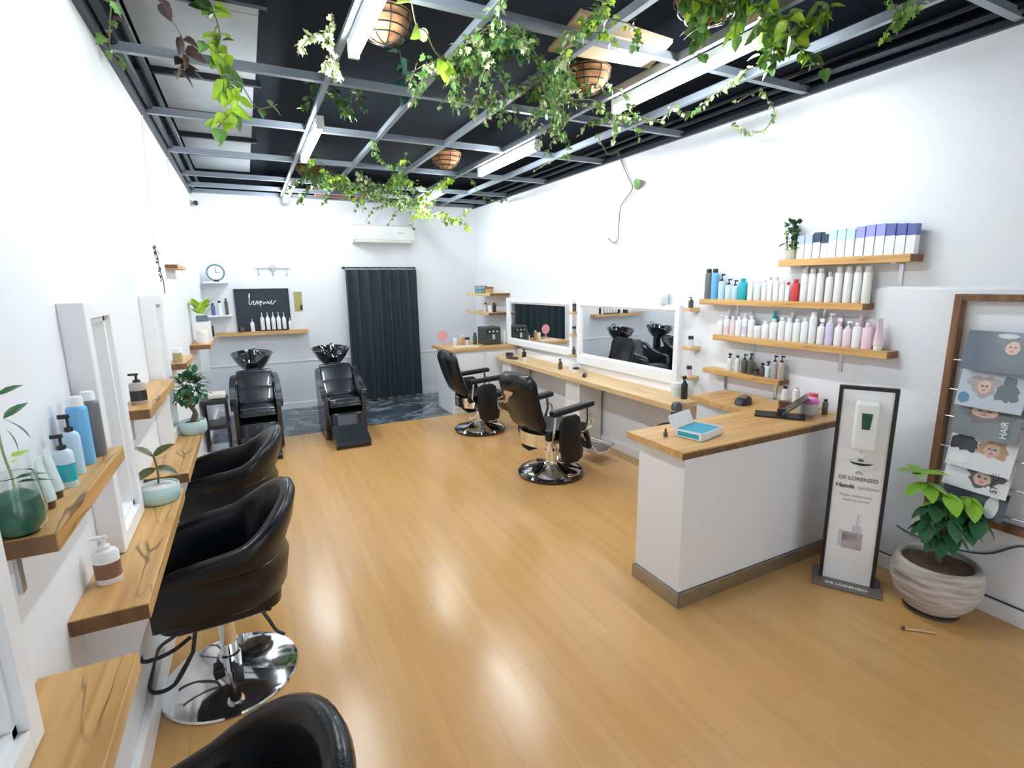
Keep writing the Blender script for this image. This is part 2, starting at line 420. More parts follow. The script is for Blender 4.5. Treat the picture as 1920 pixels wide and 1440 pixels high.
# left wall
slab('wooden_bench', 'thick wooden styling bench in the bottom left corner of the photo', 'bench', XL, .72, .89, -.335, 1.468, .05, M['wood'], M['wood_end'], grp=None)
slab('wooden_bench', 'cracked wooden styling bench holding white pump bottle and aqua pot with four leafed sprig', 'bench', XL, 1.70, .89, -.345, 2.683, .05, M['wood'], M['wood_end'])
slab('wooden_bench', 'wooden styling bench on the left wall carrying the bushy little tree in aqua pot', 'bench', XL, 2.906, .89, -.345, 3.864, .05, M['wood'], M['wood_end'])
slab('wall_shelf', 'thick wooden shelf on left wall lined with blue hair product cans', 'shelf', XL, 1.36, 1.285, -.415, 2.05, .045, M['wood'], M['wood_end'], (.12,))
slab('wall_shelf', 'wooden shelf between the two left mirrors holding a grey pump bottle', 'shelf', XL, 2.64, 1.285, -.42, 3.46, .045, M['wood'], M['wood_end'], (.2,))
slab('wall_shelf', 'short wooden shelf past the second left mirror with a small jar', 'shelf', XL, 4.22, 1.275, -.42, 4.75, .045, M['wood'], M['wood_end'])
slab('wall_shelf', 'wooden corner shelf on left wall holding white pots and a dark bottle', 'shelf', XL, 5.75, 1.25, -.36, 6.75, .045, M['wood'], M['wood_end'])
slab('wall_shelf', 'small wooden shelf high on the left wall above the short shelf', 'shelf', XL, 4.78, 1.97, -.45, 5.4, .03, M['wood'], M['wood_end'])
# support brackets under the benches
for y, nm in ((1.0, 'under the bench in the bottom left corner'), (1.80, 'under the near end of the cracked bench'), (3.0, 'under the near end of the bench with the bushy tree')):
    g = G().prism([(XL, .838), (-.37, .838), (-.37, .79), (XL+.05, .50), (XL, .50)], 'Y', y, y+.03)
    tag(g.out('bench_bracket', M['white'], None, False), 'white triangular bracket ' + nm, 'bracket')

# ------------------------------------------------------------------ mirrors
def mirror(label, x, y0, y1, z0, z1, side, fw=.055, dep=.07, bot=None, turn=0.0):
    """side +1: hangs on the left wall facing +x ; -1: on the right wall facing -x"""
    t = thing('framed_mirror', label, 'mirror', (x-math.sin(turn)*(y1-y0)/2, (y0+y1)/2, z0), turn)
    h = (y1-y0)/2; H = z1-z0; s = side; bt = fw if bot is None else bot
    g = G()
    def rail(a, b):  # stepped moulding
        g.box((0, a[0], a[1]), (s*dep, b[0], b[1]), .004)
    rail((-h, 0), (-h+fw, H)); rail((h-fw, 0), (h, H)); rail((-h+fw, H-fw), (h-fw, H)); rail((-h+fw, 0), (h-fw, bt))
    g.out('frame', M['white'], t, False)
    g = G(); k = fw*.35; d2 = dep*.72
    for a, b_ in (((-h+fw, bt), (-h+fw+k, H-fw)), ((h-fw-k, bt), (h-fw, H-fw)), ((-h+fw, H-fw-k), (h-fw, H-fw)), ((-h+fw, bt), (h-fw, bt+k))):
        g.box((0, a[0], a[1]), (s*d2, b_[0], b_[1]))
    g.out('inner_moulding', M['white'], t, False)
    G().box((s*.002, -h+fw*.8, bt*.8), (s*dep*.45, h-fw*.8, H-fw*.8)).out('mirror_glass', M['mirror'], t, False)
    return t
mirror('white framed mirror at the left edge above the nearest bench', XL, .86, 1.26, .893, 1.76, 1)
mirror('white framed mirror behind the blue product cans on the left wall', XL, 2.085, 2.47, .893, 1.755, 1)
mirror('narrow looking white framed mirror further along the left wall beyond the grey bottle', XL, 3.48, 3.80, .893, 1.755, 1)
mirror('smaller white framed wall mirror reflecting the dark curtain', XR, 5.13, 6.74, .925, 1.585, -1, fw=.055, dep=.045, bot=.075, turn=math.radians(2.6))
mirror('large white framed wall mirror reflecting the two shampoo chairs', XR, 3.42, 4.97, .87, 1.585, -1, fw=.05, dep=.05, bot=.10, turn=math.radians(1.3))
# white splash boards under right mirrors
g = G().box((XR-.035, 3.36, .775), (XR, 6.76, .87), .003).box((XR-.02, 3.36, .70), (XR, 6.76, .78), .003)
struct(g.out('trim_%d' % n, M['white'], smooth=False)); n += 1

# ------------------------------------------------------------------ right bench with panels
slab('long_wooden_bench', 'long pale wooden styling bench under the two right wall mirrors', 'bench', 3.04, 3.10, .79, XR-.002, 6.50, .05, M['wood_pale'], None, side=-1)
for y, nm in ((4.55, 'in front of the large right mirror'), (6.2, 'at the far end')):
    g = G().box((3.12, y, 0.0), (XR-.03, y+.28, .735), .004)
    tag(g.out('support_cabinet', M['desk'], None, False), 'white support panel under the long pale bench ' + nm, 'support')

# ------------------------------------------------------------------ back right cabinet
t = thing('corner_cabinet', 'white cabinet with wooden top in the far right corner by the curtain', 'cabinet', (2.9, 6.85, 0))
G().box((-.5, -.27, .0), (.5, .33, .88), .004).out('body', M['desk'], t, False)
G().box((-.56, -.31, .88), (.53, .38, .92), .004).out('worktop', M['wood_x'], t, False)
G().box((-.46, -.282, .08), (-.02, -.27, .84), .003).out('door', M['white'], t, False)
G().box((.02, -.282, .08), (.46, -.27, .84), .003).out('door', M['white'], t, False)

# ------------------------------------------------------------------ reception desk
t = thing('reception_desk', 'white reception desk with wooden counter top and worn plinth', 'desk', (2.0, 1.9, 0))
G().box((-.02, 0.0, .09), (1.41, .36, .885), .003).out('front_body', M['desk'], t, False)
G().box((-.025, -.012, .0), (1.40, -.002, .085)).box((-.035, -.012, 0), (-.022, .37, .085)).box((-.022, -.002, 0), (1.40, .36, .088)).out('plinth', M['kick'], t, False)
G().box((1.04, .36, 0.0), (1.41, .93, .885), .003).out('return_body', M['desk'], t, False)
tp = G().prism([(-.07, -.03), (1.41, -.03), (1.41, .96), (1.0, .96), (.93, .42), (-.07, .42)], 'Z', .887, .925)
tp.out('counter_top', M['wood_x'], t, False, label='golden wooden counter top')
G().box((-.07, -.034, .884), (1.41, -.028, .915)).out('front_edging', M['wood_end'], t, False, label='dark wooden front edge')

# ------------------------------------------------------------------ curtain
t = thing('doorway_curtain', 'charcoal curtain covering the doorway in the back wall', 'curtain', (1.84, YB-.085, 0))
ny, nx = 26, 150; R = []
for j in range(ny):
    v = j/(ny-1); z = .03+v*1.99; row = []
    for i in range(nx):
        u = i/(nx-1)
        amp = .048*(1-.3*v)+.004
        fold = math.sin(u*2*PI*7+.6*math.sin(u*9)+.25*math.sin(v*3+u*4))
        x = -.53+u*1.07 + .016*math.cos(u*2*PI*7)+(.05*(1-v))*(u-.5)*.5
        row.append((x, -amp*fold-.02, z))
    R.append(row)
g = G(); g.rings(R, closed=False); R2 = [[(p[0], p[1]+.004, p[2]) for p in r] for r in R]; g.rings(R2, closed=False)
g.out('cloth', M['curtain'], t, ang=80)
G().cyl((-.555, .0, 2.045), (.555, .0, 2.045), .011).box((-.54, 0, 2.03), (-.52, .085, 2.06)).box((.52, 0, 2.03), (.54, .085, 2.06)).out('curtain_rod', M['dark_metal'], t)
g = G()
for i in range(10):
    x = -.5+i*.111; g.tube([(x+.004, .018*math.cos(a), 2.04+.018*math.sin(a)) for a in [k*PI/5 for k in range(10)]], .003, 5, closed=True)
g.out('curtain_rings', M['steel'], t)

# ------------------------------------------------------------------ air conditioner
t = thing('air_conditioner', 'white split system air conditioner above the curtain', 'air conditioner', (1.91, YB, 2.40))
pr = [(0, 0), (-.14, 0), (-.20, .05), (-.215, .12), (-.21, .24), (-.18, .26), (0, .26)]
G().prism(pr, 'X', -.45, .45).out('casing', M['white_plastic'], t, ang=25)
G().box((-.42, -.205, .018), (.42, -.15, .032), rot=(.5, 0, 0)).out('louvre', M['cream'], t, False)
G().box((.2, -.2165, .14), (.3, -.2135, .16)).out('display_window', M['steel'], t, False)

# ------------------------------------------------------------------ security camera
t = thing('security_camera', 'small white dome camera high in the back left corner', 'camera', (-.47, YB, 2.86))
G().cyl((0, 0, 0), (0, -.05, 0), .04).out('mount', M['white_plastic'], t)
G().sphere((0, -.06, 0), .032).out('lens_dome', M['black_gloss'], t)

# ------------------------------------------------------------------ styling chairs (face -x)
def styling_chair(label, x, y, rz, grp):
    t = thing('styling_chair', label, 'chair', (x, y, 0), rz, grp)
    # base disc and column
    G().lathe([(.0, .0), (.285, .0), (.29, .006), (.285, .014), (.24, .022), (.12, .034), (.05, .045), (.0, .046)], n=48).out('base_disc', M['chrome'], t)
    G().lathe([(.0, .045), (.045, .045), (.045, .12), (.034, .125), (.034, .30), (.048, .305), (.048, .36), (0, .36)], n=24).out('column', M['chrome'], t)
    G().box((-.075, -.035, .03), (-.02, .035, .07), .01).box((.01, -.10, .035), (.05, -.03, .06), .006).out('pump_mount', M['black'], t, False)
    G().tube(catmull([(.05, -.02, .38), (.12, -.03, .36), (.17, -.05, .27), (.20, -.06, .20), (.235, -.07, .17)]), .008).out('pump_lever', M['dark_metal'], t)
    G().box((-.17, -.15, .36), (.19, .15, .385), .006).out('seat_plate', M['dark_metal'], t, False)
    # shell : swept section around a U
    N = 44; R = []
    for i in range(N+1):
        u = i/N; s = 2*u-1      # -1 .. 1, 0 = back
        a = s*PI*.5
        L = .0
        # plan curve: straight arms then round back
        arc = abs(s)
        if arc < .60:
            th = s/.60*PI/2; cx, cy = .10+.185*math.cos(th), .272*math.sin(th)
            nxv, nyv = math.cos(th), math.sin(th)
        else:
            f = (arc-.60)/.40; cx, cy = .10-.335*f, math.copysign(.275-.012*f*f, s); nxv, nyv = 0.0, math.copysign(1, s)
        back = max(0, 1-arc/.72); back = back*back*(3-2*back)
        armf = max(0, (arc-.6)/.4)
        ztop = .735+.175*back-.06*armf**2
        zbot = .435+.015*back
        fl = .045*back+.012
        sec = [(-.05, zbot), (-.005, zbot+.03), (.012*back, zbot+.14), (-.006, zbot+.19), (fl*.75, zbot+(ztop-zbot)*.70), (fl+.006, ztop-.035), (fl-.004, ztop-.008), (fl-.028, ztop), (fl-.052, ztop-.012),
               (fl-.060, ztop-.05), (-.062, zbot+(ztop-zbot)*.55), (-.068, .50), (-.068, zbot+.02)]
        R.append([(cx+nxv*d, cy+nyv*d, z) for d, z in sec])
    G().rings(R).out('tub_backrest', M['leather'], t, ang=60)
    # piping seam around the lower shell
    seam = [(r[3][0], r[3][1], r[3][2]) for r in R]
    G().tube(seam, .0045, 6).out('seam_piping', M['leather'], t)
    # seat cushion
    g = G(); RR = []
    def plan(sc, z, n_=36):
        o = []
        for k in range(n_):
            th = 2*PI*k/n_; c, s_ = math.cos(th), math.sin(th)
            e = .45
            px = math.copysign(abs(c)**e, c)*.245*sc+.0; py = math.copysign(abs(s_)**e, s_)*.215*sc
            o.append((px, py, z))
        return o
    for sc, z in ((.90, .385), (.985, .40), (1.0, .44), (1.0, .475), (.97, .495), (.85, .508), (.5, .512), (.05, .512)): RR.append(plan(sc, z))
    g.rings(RR).out('seat_cushion', M['leather'], t)
    # footrest hoop
    g = G()
    for zz_, xx_ in ((.30, -.30), (.15, -.285)):
        g.tube(catmull([(-.12, -.19, .37 if zz_ > .2 else .30), (-.20, -.195, zz_+.03), (xx_, -.15, zz_), (xx_-.01, 0, zz_), (xx_, .15, zz_), (-.20, .195, zz_+.03), (-.12, .19, .37 if zz_ > .2 else .30)], 5), .0085)
    for yy in (-.19, .19): g.tube([(-.10, yy, .40), (-.12, yy, .30), (-.20, yy, .175)], .0085)
    g.out('footrest', M['black'], t)
    return t
styling_chair('black leather tub styling chair cropped by the bottom edge of the photo', -.243, .95, .15, None)
styling_chair('black leather tub styling chair with its round chrome base in full view', -.235, 2.50, .04, None)
styling_chair('black leather tub styling chair furthest back along the left wall', -.225, 3.58, -.06, None)

# ------------------------------------------------------------------ shampoo chairs (face -y)
def shampoo(label, x, y, rz=0):
    t = thing('shampoo_chair', label, 'shampoo chair', (x, y, 0), rz)
    W_ = .235
    g = G()
    g.prism([(-.26, .0), (.62, .0), (.66, .45), (.40, .52), (.10, .36), (-.22, .30)], 'X', -W_+.045, W_-.045)
    g.out('base_box', M['vinyl'], t, False)
    # side panels with sloping arms
    for s in (-1, 1):
        x0 = s*(W_-.045); x1 = s*W_
        G().prism([(-.20, .02), (.50, .02), (.55, .60), (.30, .68), (-.12, .55), (-.22, .50)], 'X', min(x0, x1), max(x0, x1)).out('side_panel', M['vinyl'], t, False)
        ap = catmull([(s*(W_-.01), -.22, .50), (s*(W_-.005), -.18, .575), (s*(W_), .0, .60), (s*(W_), .18, .66), (s*(W_-.01), .30, .74), (s*(W_-.03), .36, .76)], 4)
        g = G(); R = []
        for i, p in enumerate(ap):
            R.append([(p.x+dx*.03, p.y, p.z+dz*.022) for dx, dz in ((-1, -1), (1, -1), (1.15, 0), (1, 1), (-1, 1), (-1.15, 0))])
        g.rings(R).out('armrest', M['vinyl'], t, ang=50)
        G().tube([(s*(W_+.022), -.19, .555), (s*(W_+.022), .0, .575), (s*(W_+.022), .2, .65)], .007).out('arm_trim', M['chrome'], t)
    def pad(name, y0, z0, y1, z1, th, w, ribs=0):
        g = G(); d = Vector((0, y1-y0, z1-z0)); L = d.length; d.normalize(); nrm = Vector((0, -d.z, d.y))
        if nrm.z < 0: nrm = -nrm
        R = []; NN = 24
        for i in range(NN+1):
            v = i/NN; e = min(1, min(v, 1-v)*9)
            puff = (.55+.45*math.sqrt(e))
            if ribs: puff *= .93+.07*abs(math.sin(v*PI*ribs))**.4
            c = Vector((0, y0, z0))+d*(L*v); hw = w*(.93+.07*math.sqrt(e))
            R.append([tuple(c+Vector((hw*q, 0, 0))+nrm*(th*puff*hh)) for q, hh in ((-1, 0), (-1, .6), (-.93, .92), (-.6, 1), (0, 1.03), (.6, 1), (.93, .92), (1, .6), (1, 0))])
        g.rings(R).out(name, M['vinyl'], t, ang=50)
    pad('seat_pad', -.24, .40, .22, .37, .09, .185)
    pad('backrest_pad', .20, .41, .46, .80, .085, .195, 2)
    pad('leg_rest', -.26, .33, -.30, .16, .05, .175)
    # foot step
    g = G().prism([(-.62, .0), (-.23, .0), (-.23, .20), (-.36, .205), (-.40, .16), (-.60, .09), (-.64, .05)], 'X', -.19, .19)
    g.out('foot_step', M['vinyl'], t, ang=30)
    G().box((-.17, -.565, .085), (.17, -.40, .098), .006, rot=(.28, 0, 0)).out('step_tread', M['black_gloss'], t)
    # bowl
    bz = .80
    g = G().lathe([(.0, bz-.03), (.08, bz-.03), (.13, bz+.01), (.185, bz+.08), (.225, bz+.16), (.238, bz+.185), (.228, bz+.19), (.205, bz+.165), (.165, bz+.09), (.10, bz+.03), (.0, bz+.02)], (0, .70, 0), n=36, sy=1.05)
    bm = g.bm
    for v in bm.verts:   # neck notch at the front of the bowl, raised back
        if v.co.z > bz+.1:
            a = math.atan2(v.co.x, -(v.co.y-.70))
            v.co.z -= .075*math.exp(-(a/.42)**2); v.co.z += .02*math.cos(a+PI)
    g.out('wash_bowl', M['black_gloss'], t)
    G().cyl((0, .74, .02), (0, .74, bz-.02), .09, .07, 20).box((-.13, .60, 0), (.13, .88, .03), .008).out('bowl_pedestal', M['black_gloss'], t)
    G().tube(catmull([(.03, .88, bz+.14), (.03, .90, bz+.22), (.03, .86, bz+.26), (.03, .80, bz+.235)]), .011).box((.055, .86, bz+.17), (.075, .91, bz+.20), .004).out('tap', M['chrome'], t)
    G().tube(catmull([(-.05, .88, bz+.12), (-.07, .87, bz+.2), (-.06, .80, bz+.22)]), .009).sphere((-.055, .775, bz+.21), .022).out('spray_head', M['chrome'], t)
    G().sphere((0, .47, .80), .05, (1.9, .7, .8)).out('neck_rest', M['vinyl'], t)
    return t
shampoo('black vinyl shampoo chair and basin under the product shelf, nearer the left wall', -.015, 6.37)
shampoo('black vinyl shampoo chair and basin directly beside the curtain', .91, 6.37, 0)

# ------------------------------------------------------------------ barber chairs (local facing +x)
def barber(label, x, y, rz):
    t = thing('barber_chair', label, 'barber chair', (x, y, 0), rz)
    G().lathe([(0, 0), (.285, 0), (.315, .012), (.318, .03), (.30, .045), (.29, .04), (0, .04)], n=48).out('base_rim', M['black_gloss'], t)
    G().lathe([(0, .04), (.285, .04), (.26, .055), (.15, .075), (.08, .11), (.065, .13), (0, .13)], n=40).out('base_dome', M['chrome'], t)
    g = G()
    for k in range(6):
        a = k*PI/3+.3; g.tube([(.07*math.cos(a), .07*math.sin(a), .10), (.16*math.cos(a), .16*math.sin(a), .082), (.285*math.cos(a), .285*math.sin(a), .05)], .009)
    g.out('base_ribs', M['black_gloss'], t)
    G().cyl((0, 0, .12), (0, 0, .36), .055, .05, 24).cyl((0, 0, .2), (0, 0, .24), .066, .066, 24).out('column', M['chrome'], t)
    G().box((-.24, -.2, .36), (.24, .2, .40), .02).out('under_frame', M['steel'], t)
    G().box((-.24, -.225, .40), (.27, .225, .50), .035, seg=4).out('seat_cushion', M['leather'], t)
    # curved chrome skirt behind the seat
    g = G(); R = []
    for k in range(13):
        th = PI/2+PI*k/12
        cx, cy = -.16+.13*math.cos(th), .21*math.sin(th)
        o = Vector((math.cos(th), math.sin(th), 0))*.012
        R.append([(cx, cy, .34), (cx+o.x, cy+o.y, .34), (cx+o.x, cy+o.y, .46), (cx, cy, .46)])
    g.rings(R).out('rear_skirt', M['chrome'], t, ang=50)
    # backrest, leaning back
    g = G(); R = []
    for i in range(15):
        v = i/14; e = min(1, min(v, 1-v)*7); e = math.sqrt(e)
        zc = .49+v*.52; xc = -.25-.17*v-.02*math.sin(v*PI)
        hw = (.20+.025*v-.03*(v > .86)*(v-.86)*7)*(.86+.14*e); th = .055*(.45+.55*e)
        R.append([(xc-th, -hw*.9, zc), (xc-th*1.15, 0, zc), (xc-th, hw*.9, zc), (xc-th*.5, hw, zc), (xc+th*.6, hw, zc+.01), (xc+th, hw*.82, zc+.012), (xc+th*1.2, 0, zc+.012), (xc+th, -hw*.82, zc+.012), (xc+th*.6, -hw, zc+.01), (xc-th*.5, -hw, zc)])
    g.rings(R).out('backrest', M['leather'], t, ang=50)
    for s in (-1, 1):
        yy = s*.275
        G().box((-.25, yy-.038, .66), (.26, yy+.038, .712), .02, rot=(0, -.06, 0), seg=4).out('armrest', M['leather'], t)
        G().tube([(.20, yy, .665), (.21, yy, .56), (.17, yy, .46), (.12, s*.22, .42)], .013).tube([(.20, yy, .62), (.25, yy, .59), (.27, yy, .54), (.25, yy, .48), (.17, yy, .46)], .009).out('front_arm_bracket', M['chrome'], t)
        G().tube([(-.20, yy, .66), (-.22, yy, .50), (-.18, s*.22, .42)], .013).out('rear_arm_bracket', M['chrome'], t)
        # hanging side panel
        P = [(-.13, .61), (-.155, .54), (-.15, .36), (-.12, .22), (-.05, .165), (.06, .165), (.12, .20), (.135, .28), (.10, .36), (.10, .50), (.085, .60), (.04, .63), (-.08, .63)]
        g = G(); a, b2 = s*.255, s*.30
        sc = lambda P, k: [((px-0)*k, .40+(pz-.40)*k) for px, pz in P]
        g.rings([[(u, a, v) for u, v in sc(P, .94)], [(u, a+(b2-a)*.25, v) for u, v in P], [(u, a+(b2-a)*.75, v) for u, v in P], [(u, b2, v) for u, v in sc(P, .93)]])
        g.out('side_panel', M['leather'], t, ang=50)
        G().tube([(-.04, s*.302, .185), (.05, s*.302, .180), (.10, s*.302, .21)], .005).out('panel_trim', M['chrome'], t)
    # leg rest and foot plate
    g = G().box((.30, -.17, .20), (.355, .17, .47), .02, rot=(0, -.35, 0), seg=3); g.out('leg_rest', M['leather'], t)
    g = G()
    for s in (-1, 1): g.tube([(.22, s*.14, .40), (.36, s*.15, .26), (.48, s*.16, .13), (.60, s*.16, .12), (.72, s*.16, .17)], .011)
    g.tube([(.72, -.16, .17), (.72, .16, .17)], .011); g.out('footrest_frame', M['chrome'], t)
    G().box((.49, -.155, .125), (.71, .155, .14), .004, rot=(0, -.2, 0)).out('foot_plate', M['steel'], t, False)
    G().tube([(-.06, -.16, .42), (-.12, -.25, .36), (-.20, -.30, .26), (-.26, -.31, .25)], .008).sphere((-.27, -.31, .25), .018).out('lever', M['chrome'], t)
    return t
b2 = barber('black leather barber chair with tan back patch, nearer the reception desk', 2.44, 4.02, .20)
G().prism([(-.06, .0), (.06, .0), (.06, .02), (.02, .05), (.02, .10), (-.02, .10), (-.02, .05), (-.06, .02)], 'X', -.002, .002).xf(Matrix.Translation((-.466, .05, .86)) @ Matrix.Rotation(PI, 4, 'X') @ Matrix.Rotation(-.3, 4, 'Y')).out('back_patch', cm('tan leather patch', (.45, .25, .12)), b2, False, label='tan leather patch')
barber('black leather barber chair further back near the corner cabinet', 2.44, 5.72, .02)

# ------------------------------------------------------------------ products
def product(kind, x, y, z, h, r, m, capm, label, group=None, rz=0.0, band=None):
    names = {'can': 'spray_can', 'pump': 'pump_bottle', 'bottle': 'product_bottle', 'tube': 'product_tube', 'jar': 'product_jar', 'box': 'product_carton', 'spray': 'spray_bottle'}
    cats = {'can': 'spray can', 'pump': 'pump bottle', 'bottle': 'bottle', 'tube': 'tube', 'jar': 'jar', 'box': 'box', 'spray': 'spray bottle'}
    t = thing(names[kind], label, cats[kind], (x, y, z), rz, group)
    if kind == 'can':
        G().lathe([(0, 0), (r*.94, 0), (r, h*.02), (r, h*.80), (r*.93, h*.84), (r*.7, h*.875), (0, h*.875)], n=20).out('body', m, t)
        G().lathe([(0, h*.86), (r*.74, h*.86), (r*.74, h*.96), (r*.62, h), (0, h)], n=20).out('cap', capm, t)
    elif kind == 'bottle':
        G().lathe([(0, 0), (r*.95, 0), (r, h*.02), (r, h*.74), (r*.9, h*.80), (r*.5, h*.84), (r*.5, h*.87), (0, h*.87)], n=20, sy=.8).out('body', m, t)
        G().lathe([(0, h*.86), (r*.55, h*.86), (r*.55, h), (0, h)], n=16).out('cap', capm, t)
    elif kind in ('pump', 'spray'):
        G().lathe([(0, 0), (r*.95, 0), (r, h*.02), (r, h*.62), (r*.85, h*.68), (r*.42, h*.72), (0, h*.72)], n=20, sy=.85).out('body', m, t)
        g = G().lathe([(0, h*.71), (r*.46, h*.71), (r*.46, h*.78), (r*.16, h*.79), (r*.16, h*.92), (0, h*.92)], n=14)
        if kind == 'pump': g.box((-r*.9, -r*.2, h*.92), (r*.3, r*.2, h*.99), r*.08)
        else: g.box((-r*.8, -r*.22, h*.86), (r*.45, r*.22, h), r*.08).box((-r*.55, -r*.08, h*.72), (-r*.4, r*.08, h*.88))
        g.out('pump_head' if kind == 'pump' else 'trigger', capm, t, False)
    elif kind == 'tube':
        R = []
        for v, a, c in ((.16, 1, 1), (.3, 1, .9), (.6, 1.05, .55), (.9, 1.1, .15), (1, 1.1, .06)):
            R.append([(r*c*math.cos(k*PI/9), r*a*math.sin(k*PI/9), h*v) for k in range(18)])
        G().rings(R).out('body', m, t)
        G().lathe([(0, 0), (r*.8, 0), (r*.85, h*.15), (r*.7, h*.17), (0, h*.17)], n=16).out('cap', capm, t)
    elif kind == 'jar':
        G().lathe([(0, 0), (r*.95, 0), (r, h*.05), (r, h*.68), (0, h*.68)], n=20).out('body', m, t)
        G().lathe([(0, h*.68), (r*1.04, h*.68), (r*1.04, h*.97), (r*.98, h), (0, h)], n=20).out('lid', capm, t)
    elif kind == 'box':
        G().box((-r, -r, 0), (r, r, h*.62), .001).out('carton', m, t, False)
        G().box((-r*.998, -r*.998, h*.62), (r*.998, r*.998, h), .001).out('top_band', capm, t, False, label='coloured upper half')
    if band is not None and kind != 'box':
        k = {'can': 1.004, 'bottle': 1.006, 'pump': 1.006, 'spray': 1.006, 'jar': 1.006}.get(kind)
        if k: G().lathe([(r*k, h*.12), (r*k, h*.45)], n=20, sy={'bottle': .8, 'pump': .85, 'spray': .85}.get(kind, 1), cap=False).out('label_band', band, t, weld=False)
    return t
WH = cm('white bottle plastic', (.84, .85, .87)); BK = M['black']
OFFW = cm('warm white bottle plastic', (.78, .79, .76)); GREY = cm('grey can', (.16, .17, .18)); SIL = cm('silver can', (.6, .62, .63), .25, metal=.5)
LB = cm('sky blue can', (.16, .47, .80)); LB2 = cm('pale blue bottle', (.50, .72, .90)); PB = cm('powder blue bottle', (.62, .78, .88)); TEAL = cm('teal bottle', (.02, .42, .50)); MINT = cm('pale mint tube', (.63, .76, .76))
RED = cm('red bottle', (.62, .06, .06)); PINK = cm('pale pink bottle', (.85, .66, .74)); LIL = cm('lilac label', (.66, .60, .80)); SMOKE = cm('smoky glass bottle', (.10, .09, .075), .15); TAUPE = cm('taupe bottle', (.42, .38, .35)); BROWN = cm('brown cap', (.10, .04, .02))
MINTB = cm('mint carton', (.55, .82, .76)); PURP = cm('purple carton', (.34, .36, .78)); BLUEB = cm('deep blue carton', (.10, .14, .42)); PERI = cm('periwinkle carton', (.47, .54, .76)); NAVY = cm('navy carton', (.03, .06, .12)); CLEAR = cm('clear grey bottle', (.70, .78, .78), .1)
ORD = ['first', 'second', 'third', 'fourth', 'fifth', 'sixth', 'seventh', 'eighth', 'ninth', 'tenth', 'eleventh', 'twelfth', 'thirteenth', 'fourteenth', 'fifteenth', 'sixteenth', 'seventeenth', 'eighteenth', 'nineteenth', 'twentieth', 'twenty-first', 'twenty-second', 'twenty-third']
# shelves on the right wall behind the desk
slab('wall_shelf', 'topmost wooden shelf above the reception desk, holding cartons and a lucky bamboo', 'shelf', 3.31, 1.62, 1.93, XR-.001, 2.43, .045, M['wood'], M['wood_end'], (.10, .68), side=-1)
slab('wall_shelf', 'wooden shelf with tall white, red, teal and grey bottles, second from the top', 'shelf', 3.317, 1.845, 1.648, XR-.001, 3.126, .042, M['wood'], M['wood_end'], (.3, 1.0), side=-1)
slab('wall_shelf', 'long wooden shelf crowded with white and pale pink bottles, second from the bottom', 'shelf', 3.318, 1.678, 1.372, XR-.001, 2.967, .045, M['wood'], M['wood_end'], (.33, 1.0), side=-1)
slab('wall_shelf', 'short wooden shelf of smoky bottles just above the reception counter', 'shelf', 3.326, 2.36, 1.088, XR-.001, 3.059, .04, M['wood'], M['wood_end'], (.1, .55), side=-1)
X2 = 3.382
row = [('can', GREY, BK, .24, .028, 'dark grey can with black cap'), ('can', LB, BK, .24, .028, 'blue can with black cap'), ('pump', LB2, BK, .20, .027, 'light blue pump bottle with black head'), ('pump', PB, BK, .16, .028, 'pale blue pump bottle, black head'),
       ('pump', LB2, BK, .15, .026, 'short light blue pump bottle'), ('bottle', TEAL, TEAL, .16, .035, 'teal bottle'), ('bottle', WH, WH, .15, .022, 'small white bottle'), ('bottle', CLEAR, WH, .14, .028, 'clear squat bottle'), ('bottle', WH, WH, .15, .02, 'slim white bottle'),
       ('bottle', WH, LIL, .17, .02, 'white bottle with lilac top'), ('bottle', WH, LIL, .17, .022, 'taller white bottle with lilac top'), ('bottle', WH, WH, .14, .02, 'short white bottle'), ('bottle', WH, RED, .13, .018, 'small white bottle with red cap'), ('bottle', RED, RED, .15, .028, 'red bottle'),
       ] + [('can', WH, OFFW, .22, .024, 'tall white bottle')]*3 + [('bottle', OFFW, SIL, .195, .024, 'white bottle with silver cap')] + [('can', WH, OFFW, .225, .024, 'tall white bottle')]*3 + [('can', OFFW, OFFW, .225, .024, 'tall off white bottle')]
YR2 = [3.10, 3.035, 2.965, 2.895, 2.835, 2.765, 2.695, 2.635, 2.578, 2.532, 2.482, 2.434, 2.39, 2.334, 2.27, 2.217, 2.161, 2.101, 2.042, 1.983, 1.925, 1.87]
for i, (y, (k, a, c, h, r, d)) in enumerate(zip(YR2, row)):
    product(k, X2, y, 1.648, h, r, a, c, '%s, %s from the left on the second highest shelf' % (d, ORD[i]), 'bottles on the second highest shelf', PI/2)
